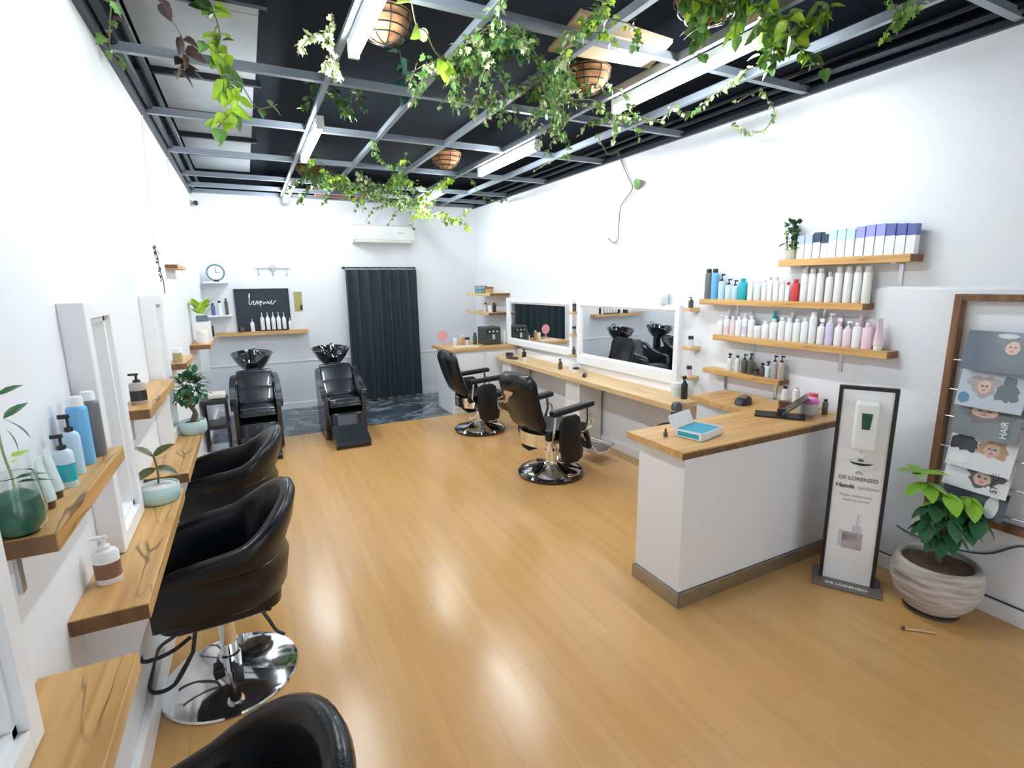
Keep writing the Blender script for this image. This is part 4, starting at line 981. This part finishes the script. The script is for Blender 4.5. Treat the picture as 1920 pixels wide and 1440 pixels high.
product('pump', .515, YB-.07, 1.176, .17, .026, WH, WH, 'short white pump bottle at the right edge of the black sign', None, PI/2)
tag(G().box((.12, YB-.11, 1.1755), (.48, YB-.03, 1.19), .003).out('bottle_tray', BK, None, False), 'thin black tray under the row of white pump bottles', 'tray')
product('jar', -.10, YB-.08, 1.176, .07, .03, SMOKE, SMOKE, 'small dark jar at the left foot of the black sign')
t = thing('wall_plaque', 'small gold green plaque on the back wall right of the black sign', 'plaque', (.655, YB, 1.44))
G().box((-.055, -.012, 0), (.055, 0, .27), .002).out('plate', cm('olive gold', (.38, .34, .12), .35, metal=.3, noise=.3, nscale=30), t, False)
G().box((.02, -.016, .01), (.05, -.012, .08)).out('dark_mark', BK, t, False)
t = thing('wall_hooks', 'ornate white coat hook rail above the black sign', 'hooks', (.36, YB, 2.04))
g = G().box((-.22, -.012, -.008), (.22, 0, .008)).tube([(.04*math.cos(a*PI/8), -.012, .04*math.sin(a*PI/8)) for a in range(16)], .006, 6, closed=True).out('rail', cm('grey white metal', (.5, .51, .52), .4), t)
for x in (-.18, 0, .18):
    G().tube(catmull([(x, -.01, .0), (x, -.015, -.07), (x, -.04, -.10), (x, -.055, -.07)]), .006).out('hook', cm('grey white metal', (.5, .5, .5)), t)

# trolley beside the first shampoo chair
t = thing('salon_trolley', 'black salon trolley with towels on top beside the left shampoo chair', 'trolley', (-.405, 6.05, 0))
for x in (-.10, .10):
    for y in (-.13, .13): G().cyl((x, y, .04), (x, y, .66), .011, n=8).out('post', BK, t)
for i, z in enumerate((.09, .36, .62)): G().box((-.12, -.15, z), (.12, .15, z+.045), .006).out('tray', BK if i else M['steel'], t, False)
for x in (-.10, .10):
    for y in (-.13, .13): G().sphere((x, y, .02), .02).out('caster', BK, t)
tag(G().box((-.47, 5.95, .668), (-.30, 6.15, .72), .018, seg=3).out('folded_towels', cm('cream towel', (.72, .68, .6), .95, bump=.6, nscale=150)), 'cream folded towels stacked on the black trolley', 'towels')

# ------------------------------------------------------------------ right side clutter
# small cube shelves between mirrors
def cube_shelf(y, z, lab, itm, ilab, w=.08, m_=None):
    tag(G().box((XR-.12, y-w/2, z-.03), (XR, y+w/2, z), .003).out('ledge', M['wood_pale'], None, False), lab, 'shelf')
    m_ = m_ or SMOKE
    product(itm, XR-.07, y, z, .09, .022, m_, BK, ilab)
cube_shelf(3.27, 1.57, 'small wooden ledge at the top right corner of the large mirror', 'pump', 'small dark bottle on the ledge at the top right corner of the large mirror')
cube_shelf(3.25, 1.24, 'small wooden ledge halfway down right of the large mirror', 'jar', 'glass of brushes on the middle ledge right of the large mirror', .10, CLEAR)
cube_shelf(3.25, .98, 'small wooden ledge near the bottom right of the large mirror', 'jar', 'pink jar on the bottom ledge right of the large mirror', .10, PINK)
cube_shelf(5.05, 1.46, 'tiny wooden ledge highest between the two right mirrors', 'jar', 'tiny dark jar on the highest ledge between the mirrors')
cube_shelf(5.05, 1.20, 'tiny wooden ledge in the middle between the two right mirrors', 'jar', 'tiny grey jar on the middle ledge between the mirrors', m_=TAUPE)
cube_shelf(5.05, .96, 'tiny wooden ledge lowest between the two right mirrors', 'spray', 'dark clippers like bottle on the lowest ledge between the mirrors')
# tall items on top of mirrors
product('jar', XR-.04, 3.62, 1.586, .10, .034, CLEAR, WH, 'round clear ornament on top of the large mirror')
# on the bench
for (k, x, y, h, r, a, c, lab) in [
    ('spray', 3.30, 3.22, .20, .03, BK, BK, 'black spray bottle standing at the near end of the long bench'),
    ('jar', 3.33, 3.34, .12, .05, CLEAR, WH, 'clear glass jar at the near end of the long bench'),
    ('jar', 3.30, 4.95, .09, .045, WH, WH, 'white canister on the long bench between the mirrors'),
    ('spray', 3.22, 5.10, .12, .025, SMOKE, BK, 'dark little spray bottle on the long bench between the mirrors'),
    ('jar', 3.24, 4.80, .06, .035, WH, BK, 'white and black tub on the long bench beside the clippers'),
    ('spray', 3.3, 6.15, .12, .03, BK, BK, 'black bottle on the far end of the long bench'),
    ('jar', 3.15, 6.30, .06, .05, SMOKE, BK, 'dark pot on the far end of the long bench'),
    ('jar', 3.15, 5.85, .05, .025, WH, WH, 'tiny white pot on the long bench under the smaller mirror')]:
    product(k, x, y, .79, h, r, a, c, lab)
def clipper(label, x, y, z, rz):
    t = thing('hair_clippers', label, 'hair clippers', (x, y, z), rz)
    R = []
    for v, w, h in ((0, .6, .6), (.1, .9, .9), (.4, 1, 1), (.75, .9, .9), (1, 1.05, .7)):
        R.append([(v*.16-.08, .022*w*math.cos(a*PI/6), .018+.016*h*math.sin(a*PI/6)) for a in range(12)])
    G().rings(R).out('body', BK, t); G().box((.078, -.02, .01), (.095, .02, .026), .002).out('blade', M['steel'], t, False)
clipper('black hair clippers lying on the long bench in front of the large mirror', 3.18, 4.55, .79, .9)
clipper('black hair clippers lying on the far end of the long bench', 3.10, 6.10, .79, 2.2)

# hair dryer in holder near desk end of the bench
t = thing('hair_dryer', 'black and chrome hair dryer hanging nose down at the near end of the long bench', 'hair dryer', (3.06, 3.06, .60))
G().lathe([(0, .22), (.03, .218), (.045, .19), (.045, .10), (.034, .02), (.03, -.02), (.026, -.02), (0, .0)], n=20).out('barrel', cm('dark silver', (.12, .12, .13), .25, metal=.6), t)
G().box((.02, -.018, .08), (.16, .018, .13), .012, rot=(0, .5, 0)).out('handle', BK, t)
G().tube([(.047*math.cos(a*PI/10), .047*math.sin(a*PI/10), .15) for a in range(20)], .005, 6, closed=True).tube([(.047, 0, .15), (.05, .03, .16), (.03, .06, .165)], .005).out('holder_ring', M['chrome'], t)
# stool / chair behind the desk
t = thing('desk_chair', 'black padded chair tucked behind the reception desk', 'chair', (2.98, 2.72, 0))
R = []
for k in range(15):
    th = -.2+PI*1.05*k/14; cx, cy = .20*math.cos(th), .22*math.sin(th)
    o = (math.cos(th), math.sin(th))
    R.append([(cx-o[0]*.03, cy-o[1]*.03, .46), (cx+o[0]*.02, cy+o[1]*.02, .46), (cx+o[0]*.035, cy+o[1]*.035, .72), (cx, cy, .745), (cx-o[0]*.035, cy-o[1]*.035, .72)])
G().rings(R).xf(Matrix.Translation((0, .12, 0))).out('backrest', M['leather'], t, ang=60)
G().lathe([(0, .40), (.19, .40), (.205, .42), (.205, .46), (.18, .485), (0, .49)], (0, .08, 0), n=28).out('seat', M['leather'], t)
G().cyl((0, .08, .05), (0, .08, .40), .03).out('column', M['chrome'], t)
g = G()
for k in range(5):
    a = k*2*PI/5; g.tube([(0, .08, .07), (.2*math.cos(a), .08+.2*math.sin(a), .035)], .014).sphere((.2*math.cos(a), .08+.2*math.sin(a), .02), .02)
g.out('base', BK, t)
t.location = (2.72, 2.50, 0)

# on the desk
ZT = .926
t = thing('glove_box', 'open white box with bright teal contents on the desk corner', 'box', (2.24, 2.06, ZT), .25)
g = G(); w, d, h = .115, .085, .045
g.box((-w, -d, 0), (w, d, .004)).box((-w, -d, 0), (-w+.004, d, h)).box((w-.004, -d, 0), (w, d, h)).box((-w, -d, 0), (w, -d+.004, h)).box((-w, d-.004, 0), (w, d, h))
g.out('box_body', WH, t, False)
G().box((-w+.006, -d+.006, .004), (w-.006, d-.006, .038), .004).out('teal_contents', cm('bright teal', (.0, .32, .48), .4), t, False, label='bright teal contents')
G().box((-w, -.002, -.002), (w, .075, .002), rot=(1.15, 0, 0)).xf(Matrix.Translation((0, d-.005, h+.03))).out('flap', WH, t, False)
G().box((-w-.0015, -d+.02, .01), (-w-.0005, d-.02, .035)).out('side_print', TEAL, t, False)
t = thing('tiny_bottle', 'tiny dark dropper bottle left of the teal filled box', 'bottle', (2.055, 2.13, ZT))
G().lathe([(0, 0), (.012, 0), (.012, .025), (.005, .03), (0, .03)], n=12).out('body', SMOKE, t); G().cyl((0, 0, .03), (0, 0, .045), .006, n=10).out('cap', BK, t)
t = thing('tablet_stand', 'slim tablet tilted up on a black base at the counter', 'tablet', (3.0, 2.12, ZT), -.95)
G().box((-.13, -.07, 0), (.16, .08, .010), .003).out('base_plate', BK, t, False)
G().box((-.005, -.09, -.09), (.004, .09, .09), .003, rot=(0, .85, 0)).xf(Matrix.Translation((.10, .01, .085))).out('screen', cm('dark screen', (.06, .065, .07), .2), t, False)
G().box((.0, -.02, .008), (.05, .02, .05), .004).out('hinge', BK, t, False)
t = thing('card_terminal', 'black rounded payment terminal on the back corner of the counter', 'card reader', (3.10, 2.46, ZT), .4)
R = []
for v, s_ in ((0, 1), (.012, 1.03), (.03, .95), (.045, .72), (.05, .4)):
    R.append([(.085*s_*math.cos(a*PI/10), .055*s_*math.sin(a*PI/10), v+.012*math.cos(a*PI/10)*s_*(v > 0)) for a in range(20)])
G().rings(R).out('body', BK, t)
G().box((-.03, -.025, .045), (.03, .025, .053), .002).out('display', cm('grey screen', (.2, .22, .24), .2), t, False)
t = thing('lolly_tub', 'clear tub with bright pink lid on the counter beside the stand', 'tub', (3.22, 2.06, ZT))
G().lathe([(0, 0), (.05, 0), (.055, .01), (.057, .075), (0, .075)], n=24).out('tub', CLEAR, t)
G().lathe([(0, .075), (.062, .075), (.062, .095), (.05, .108), (0, .11)], n=24).out('lid', cm('bright pink lid', (.80, .22, .62), .3), t)
for (k, x, y, h, r, a, c, lab) in [
    ('bottle', 3.31, 2.00, .10, .02, SMOKE, BK, 'small black bottle right of the pink lidded tub'),
    ('jar', 3.36, 2.12, .11, .03, cm('amber tub', (.7, .42, .2)), RED, 'amber jar with red lid behind the pink lidded tub'),
    ('bottle', 3.36, 2.24, .14, .025, WH, PINK, 'white bottle with pink cap against the wall behind the counter'),
    ('bottle', 3.38, 2.34, .12, .025, WH, BK, 'white bottle with black cap against the wall behind the counter'),
    ('jar', 3.22, 2.22, .05, .04, BROWN, BROWN, 'low brown dish between the payment terminal and pink lidded tub')]:
    product(k, x, y, ZT, h, r, a, c, lab)

# corner stack at the back right
for z, y0, y1, lab in ((1.65, 6.85, 7.75, 'upper curved wooden shelf in the far right corner above the dark boxes'), (1.37, 6.90, 7.75, 'lower wooden shelf in the far right corner above the dark boxes')):
    slab('wall_shelf', lab, 'shelf', 3.12, y0, z, XR-.001, y1, .04, M['wood_pale'], M['wood_end'], side=-1)
t = thing('wire_basket', 'round wire and teal basket on the upper corner shelf', 'basket', (3.25, 7.45, 1.65))
g = G()
for z in (0.005, .05, .10): g.tube([(.09*math.cos(a*PI/10), .09*math.sin(a*PI/10), z) for a in range(20)], .004, 5, closed=True)
for k in range(10): g.cyl((.09*math.cos(k*PI/5), .09*math.sin(k*PI/5), 0), (.09*math.cos(k*PI/5), .09*math.sin(k*PI/5), .1), .003, n=5)
g.out('wires', M['dark_metal'], t); G().lathe([(0, .003), (.08, .003), (.08, .085), (0, .085)], n=20).out('lining', cm('aqua lining', (.25, .62, .66)), t)
product('jar', 3.25, 7.15, 1.65, .09, .06, cm('tan bowl', (.5, .3, .14)), M['wood_end'], 'tan round box on the upper corner shelf')
product('bottle', 3.25, 7.30, 1.37, .13, .03, CLEAR, BK, 'clear bottle at the far end of the lower corner shelf')
product('jar', 3.25, 7.10, 1.37, .10, .04, WH, WH, 'white pot in the middle of the lower corner shelf')
product('bottle', 3.25, 6.98, 1.37, .14, .028, BK, BK, 'black bottle at the near end of the lower corner shelf')
t = thing('coffee_machine', 'dark grey coffee machine on the corner cabinet under the shelves', 'appliance', (3.12, 6.90, .92))
G().box((-.13, -.13, 0), (.13, .13, .25), .012).out('body', cm('graphite', (.045, .055, .055), .35), t, False)
G().box((-.10, -.14, .15), (.10, -.128, .23), .004).out('front_panel', BK, t, False)
for x in (-.06, .0, .06): G().cyl((x, -.14, .19), (x, -.155, .19), .014, n=12).out('dial', M['steel'], t)
G().cyl((0, -.15, .08), (0, -.15, .15), .025, n=14).out('spout', M['steel'], t)
t = thing('round_mirror', 'small pink round hand mirror on the corner cabinet', 'hand mirror', (2.45, 7.05, .92))
G().cyl((0, -.006, .14), (0, .006, .14), .075, n=28).out('disc', cm('pink disc', (.80, .38, .42), .3), t, ang=20)
G().cyl((0, 0, .0), (0, 0, .07), .008, n=8).lathe([(0, 0), (.04, 0), (.035, .01), (0, .012)], n=16).out('stand', cm('pink disc', (.8, .4, .4)), t)
for (k, x, y, h, r, a, c, lab) in [
    ('jar', 2.62, 7.0, .10, .03, WH, WH, 'white cup on the corner cabinet beside the pink mirror'),
    ('bottle', 2.72, 6.95, .14, .03, cm('orange bottle', (.6, .3, .12)), WH, 'amber bottle on the corner cabinet beside the white cup'),
    ('jar', 2.82, 7.02, .10, .035, WH, BK, 'white jar with black lid left of the coffee machine'),
    ('bottle', 2.90, 6.92, .17, .03, SMOKE, BK, 'dark bottle touching distance left of the coffee machine'),
    ('bottle', 3.32, 6.78, .20, .035, CLEAR, WH, 'clear bottle right of the coffee machine')]:
    product(k, x, y, .92, h, r, a, c, lab)
tag(G().box((2.50, 6.62, .921), (2.84, 6.80, .935), .003).out('paper_stack', cm('cream paper', (.78, .70, .58))), 'flat cream papers at the front edge of the corner cabinet', 'papers')

# ------------------------------------------------------------------ bamboo on top shelf
t = thing('lucky_bamboo', 'lucky bamboo in a pale striped pot at the left end of the topmost shelf', 'potted plant', (3.375, 2.385, 1.93))
G().lathe([(0, 0), (.035, 0), (.04, .01), (.042, .065), (.036, .065), (.034, .058), (0, .058)], n=20).out('pot', cm('pale striped pot', (.62, .62, .52), .5), t)
for i, (dx, dy, h) in enumerate([(-.015, .02, .20), (.0, .0, .235), (.012, -.018, .21), (-.01, -.022, .17)]):
    c = G().tube([(dx, dy, .05), (dx*1.3, dy*1.4, .05+h*.5), (dx*1.5, dy*1.9, h)], .006, 8)
    for k in range(1, 4): c.sphere((dx*1.3, dy*1.5, .05+h*k*.24), .0078, (1, 1, .5), 8)
    c.out('cane', M['bamboo'], t)
g = G()
for i in range(46):
    z = random.uniform(.07, .24); a = random.uniform(0, 2*PI); leaf(g, (random.uniform(-.02, .01), random.uniform(-.045, .045), z), (math.cos(a)*.6-.2, math.sin(a), random.uniform(-.3, 1)), .055, 'oval', fold=.1)
g.out('leaves', M['leaf_dark'], t, weld=False)

# ------------------------------------------------------------------ sanitiser stand
import math as _m
p0 = Vector((2.969, 1.724, 0)); p1 = Vector((3.114, 1.486, 0)); cc = (p0+p1)/2
ang = math.atan2(p1.y-p0.y, p1.x-p0.x)     # local +x runs from far edge to near edge, local -y faces the room
t = thing('sanitiser_stand', 'freestanding white sanitiser sign stand with black side rails', 'sign stand', (cc.x, cc.y, 0), ang)
HW = (p1-p0).length/2
G().box((-HW-.035, -.11, 0), (HW+.035, .13, .018), .008).out('foot_plate', cm('bronze grey plate', (.17, .14, .12), .45), t, False)
G().box((-HW+.015, -.012, .018), (HW-.015, .012, 1.185)).out('sign_panel', M['white_plastic'], t, False)
for s in (-1, 1): G().box((s*HW-.02 if s > 0 else -HW, -.02, .018), (s*HW if s > 0 else -HW+.02, .02, 1.20), .004).out('side_rail', M['black'], t, False)
G().box((-HW, -.018, 1.185), (HW, .018, 1.205), .004).out('top_rail', M['black'], t, False)
ds = G().box((-.055, -.11, .86), (.055, -.012, 1.13), .018, seg=4).out('dispenser', cm('dispenser white', (.82, .83, .80), .3), t)
G().prism([(-.025, 1.075), (.025, 1.075), (.018, .985), (-.018, .985)], 'Y', -.113, -.108).out('level_window', cm('dark green window', (.02, .09, .06), .15), ds, False)
G().tube([(0, -.08, .87), (0, -.08, .82)], .012).out('nozzle', M['cream'], ds)
G().lathe([(0, 0), (.05, 0), (.055, .006), (.05, .008), (0, .004)], (0, -.075, .78), n=24).box((-.012, -.05, .78), (.012, -.012, .79)).out('drip_tray', M['glass'], t)
K = cm('grey print', (.14, .14, .15)); LG = cm('light grey print', (.45, .45, .48)); LP = cm('lilac print', (.62, .60, .70))
def stx(name, txt, size, z, m_, x=0, bold=0, al='CENTER', y=-.0135): text_mesh(name, txt, size, m_, t, Matrix.Translation((x, y, z)) @ Matrix.Rotation(PI/2, 4, 'X'), bold=bold, align=al)
G().tube([(.016*math.cos(a*PI/10), -.0135, .695+.016*math.sin(a*PI/10)) for a in range(0, 11)], .0016, 5).tube([(.008*math.cos(a*PI/10), -.0135, .695+.008*math.sin(a*PI/10)) for a in range(0, 11)], .0012, 5).out('logo_mark', K, t)
stx('brand_text', 'DE LORENZO', .031, .655, K, bold=.0004)
stx('headline_text', 'Hands', .036, .605, K, x=-.105, bold=.0012, al='LEFT')
stx('headline_light_text', 'sanitiser', .032, .606, LG, x=.003, al='LEFT')
stx('sub_text', 'Please sanitise your', .020, .555, LG)
stx('sub_text', 'hands on arrival', .020, .527, LG)
G().box((-.045, -.0138, .23), (.055, -.0125, .335)).out('printed_photo', photo_mat('printed picture', (.12, .09, .10), [(.30, .26, .27), (.5, .45, .48)], 9), t, False)
G().box((-.065, -.0136, .24), (-.045, -.0125, .34)).box((.0, -.0136, .335), (.045, -.0125, .38)).box((.018, -.0136, .38), (.028, -.0125, .45)).out('printed_bottle', LP, t, False)
text_mesh('foot_text', 'DE LORENZO', .034, M['white'], t, Matrix.Translation((0, -.085, .0185)), bold=.0008)

# cables along the wall
t = thing('power_cable', 'dark cable sagging along the right wall behind the big pot', 'cable', (XR-.03, 1.70, .35))
cp = [(3.10, 1.72, .33), (3.42, 1.66, .33), (3.425, 1.50, .29), (3.425, 1.30, .285), (3.425, 1.12, .33), (3.425, .98, .44), (3.425, .85, .40)]
G().tube([Vector(q)-Vector((XR-.03, 1.70, .35)) for q in catmull(cp, 6)], .005, 6).out('cord', cm('slate cord', (.07, .08, .10)), t)
t = thing('skirting_cable', 'thin black cable running on top of the right skirting board', 'cable', (XR-.015, 1.9, .097))
G().tube([Vector(q) for q in [(-.0, -.02, 0), (-.002, -.4, .0), (-.001, -1.6, .0)]], .004, 6).out('cord', BK, t)

# ------------------------------------------------------------------ big concrete pot
t = thing('concrete_planter', 'large weathered concrete bowl planter with glossy leafed plant', 'potted plant', (3.205, 1.24, 0))
r = .205
G().lathe([(0, .012), (.10, .012), (.13, .03), (.175, .09), (.20, .16), (.205, .22), (.195, .27), (.178, .295), (.165, .295), (.163, .27), (0, .262)], n=48).out('bowl', M['concrete'], t)
G().lathe([(0, 0), (.125, 0), (.125, .014), (0, .014)], n=32).out('saucer', cm('dark saucer', (.06, .05, .05)), t)
g = G().lathe([(0, .264), (.162, .266), (.14, .276), (.08, .284), (0, .288)], n=40)
for v in g.bm.verts: v.co.z += random.uniform(-.003, .004)
g.out('soil', M['soil'], t)
G().tube(catmull([(0, 0, .27), (-.005, .005, .36), (.01, 0, .46), (.0, .01, .56)]), [.02]*6+[.013]*5+[.009]*5, 10).tube([(.0, 0, .42), (-.05, .05, .56), (-.06, .08, .72)], .007).tube([(.005, 0, .45), (.05, -.05, .58), (.06, -.07, .67)], .007).out('trunk', M['trunk'], t)
ga, gb = G(), G()
def cluster(g, c, n_, size, tilt, up_=0.0):
    for k in range(n_):
        a = 2*PI*k/n_+random.uniform(-.3, .3); leaf(g, c, (math.cos(a), math.sin(a), tilt+random.uniform(-.15, .15)), size*random.uniform(.85, 1.15), 'oval', fold=.18)
for c in [(-.02, .0, .45), (.03, -.02, .47), (-.06, .05, .52), (.0, .07, .58), (.05, -.02, .60), (-.05, -.05, .56), (.02, -.09, .53), (.06, -.12, .58), (-.04, .03, .63)]:
    cluster(ga, Vector(c), 5, .115, -.9)
for c, tl in [((-.06, .08, .72), -.45), ((.06, -.07, .67), -.9), ((-.01, .0, .68), -.5), ((-.05, .12, .76), .2)]:
    cluster(gb, Vector(c), 5, .12, tl)
for g_ in (ga, gb):
    for v in g_.bm.verts: v.co.x = min(v.co.x, .10)
ga.out('old_leaves', M['leaf_dark'], t, weld=False, label='dark older leaves')
gb.out('young_leaves', cm('fresh lime leaf', (.25, .52, .05), .3, noise=.2, nscale=12), t, weld=False, label='lime green young leaves')
t = thing('wooden_stick', 'short wooden stick lying on the floor in front of the concrete planter', 'stick', (2.93, 1.16, .008), -.75)
G().tube([(-.07, 0, 0), (.0, .003, 0), (.07, 0, 0)], [.008, .0065, .005], 8).out('shaft', cm('pale stick', (.55, .38, .2)), t)
G().sphere((-.075, 0, .002), .01).out('tip', BROWN, t)

# ------------------------------------------------------------------ magazine frame
t = thing('magazine_rack', 'rustic brown wooden frame magazine rack on the right wall', 'magazine rack', (XR-.012, 1.06, .50))
y0, y1, H_ = -.36, .355, 1.21
g = G()
for a, b_ in (((y0, 0), (y0+.035, H_)), ((y1-.035, 0), (y1, H_)), ((y0+.035, 0), (y1-.035, .035)), ((y0+.035, H_-.035), (y1-.035, H_))):
    g.box((-.06, a[0], a[1]), (0, b_[0], b_[1]), .003)
g.out('frame', M['frame_wood'], t, False)
for z in (.08, .23, .38, .55, .70, .86):
    G().cyl((-.05, y0+.02, z), (-.05, y1-.02, z), .004, n=8).out('wire', M['steel'], t)
def magazine(label, z, h, m_bg, seed, blobs, title):
    # cover leaning out of the rack, facing -x
    t = thing('magazine', label, 'magazine', (XR-.075, 1.19, z), 0)
    W2 = .14
    R = []
    for i in range(13):
        v = i/12; yy = W2-v*2*W2; curl = -.012*math.sin(v*PI)-.02*v*v
        R.append([(-.035+curl, yy, 0), (.01+curl*.5, yy, h), (.014+curl*.5, yy, h), (-.029+curl, yy, 0)])
    G().rings(R).out('cover', m_bg, t, ang=50)
    def on(v, w, off=.0015):    # v 0..1 from the far side, w height 0..1
        yy = W2-v*2*W2; curl = -.012*math.sin(v*PI)-.02*v*v
        return ((-.035+curl)*(1-w)+(.01+curl*.5)*w-off, yy, w*h)
    for nm_, cx, cz, rx, rz_, col, off in blobs:
        g = G(); hw_ = .35 if 'hair' in nm_ or 'shape' in nm_ or 'dark_head' in nm_ else .06; ph = random.uniform(0, 6); ring = []
        for a in range(48):
            q = 1+hw_*.5*math.sin(a*PI/24*3+ph)+hw_*.3*math.sin(a*PI/24*7+ph*2)+hw_*.25*random.uniform(-1, 1)*(hw_ > .1)
            ring.append(on(min(.99, max(.01, cx+rx*q*math.cos(a*PI/24))), min(.985, max(.01, cz+rz_*q*math.sin(a*PI/24))), off))
        g.poly(ring)
        if nm_ == 'cover_face':
            for ex, ez, ew, eh, cc_ in ((-.35, .15, .22, .12, DK), (.35, .15, .22, .12, DK), (0, -.5, .3, .12, (.5, .12, .12)), (0, -.1, .1, .25, (.5, .3, .24))):
                g2 = G(); g2.poly([on(cx+rx*(ex+ew*math.cos(a*PI/8)), cz+rz_*(ez+eh*math.sin(a*PI/8)), off+.0006) for a in range(16)])
                g2.out('face_detail', cm('mag '+str(cc_), cc_, .3), t, False, weld=False)
        g.out(nm_, cm('mag '+str(col), col, .3), t, False, weld=False)
    if title:
        x_, y_, z_ = on(.86, .12, .005)
        text_mesh('title', title, .04, M['white'] if seed % 2 else BK, t, Matrix.Translation((x_, y_, z_)) @ Matrix.Rotation(-PI/2, 4, 'Z') @ Matrix.Rotation(PI/2, 4, 'X') @ Matrix.Rotation(PI/2, 4, 'Z'), align='LEFT')
    return t
SK = (.62, .42, .34); DK = (.04, .04, .05); GB = (.22, .27, .32); LGc = (.62, .64, .68)
magazine('grey blue magazine showing a small head, topmost in the rack', 1.325, .20, cm('cover slate blue', (.10, .13, .17), .3, noise=.25, nscale=12), 1,
         [('cover_hair', .72, .66, .20, .24, (.10, .11, .13), .001), ('cover_face', .70, .62, .10, .16, SK, .002), ('cover_collar', .6, .9, .15, .06, (.45, .5, .56), .0025)], None)
magazine('white magazine with two portraits, second from the top of the rack', 1.13, .20, cm('cover pale', (.45, .50, .57), .3), 3,
         [('cover_hair', .38, .58, .22, .26, (.36, .30, .30), .001), ('cover_face', .40, .55, .10, .17, SK, .002), ('cover_dark_head', .74, .52, .16, .30, (.10, .12, .14), .0015), ('cover_blue_corner', .12, .22, .09, .14, (.08, .22, .38), .001)], None)
magazine('dull grey magazine with a cropped face, third in the rack', .975, .17, cm('cover grey', (.17, .19, .21), .3, noise=.2, nscale=10), 1,
         [('cover_hair', .5, .72, .34, .26, (.13, .12, .12), .001), ('cover_face', .45, .78, .20, .17, SK, .002)], 'HAIR')
magazine('black and white magazine with a blonde portrait, fourth in the rack', .80, .19, cm('cover black white', (.70, .71, .74), .3), 4,
         [('cover_dark_shape', .22, .70, .22, .28, DK, .001), ('cover_hair', .68, .66, .22, .26, (.45, .28, .15), .0015), ('cover_face', .66, .62, .12, .18, SK, .002), ('cover_white_note', .20, .22, .17, .12, (.8, .8, .82), .003)], None)
magazine('white magazine with dark haired sideways face, fifth in the rack', .685, .17, cm('cover white', (.76, .76, .78), .3), 6,
         [('cover_hair', .62, .50, .26, .30, (.10, .09, .09), .001), ('cover_face', .60, .44, .13, .20, SK, .002), ('cover_eye', .55, .50, .02, .03, DK, .003)], 'STYLE')
magazine('dark magazine lowest in the rack behind the planter leaves', .56, .14, cm('cover dark', (.05, .07, .09), .3), 1,
         [('cover_white_label', .80, .45, .10, .42, (.75, .76, .78), .002)], None)
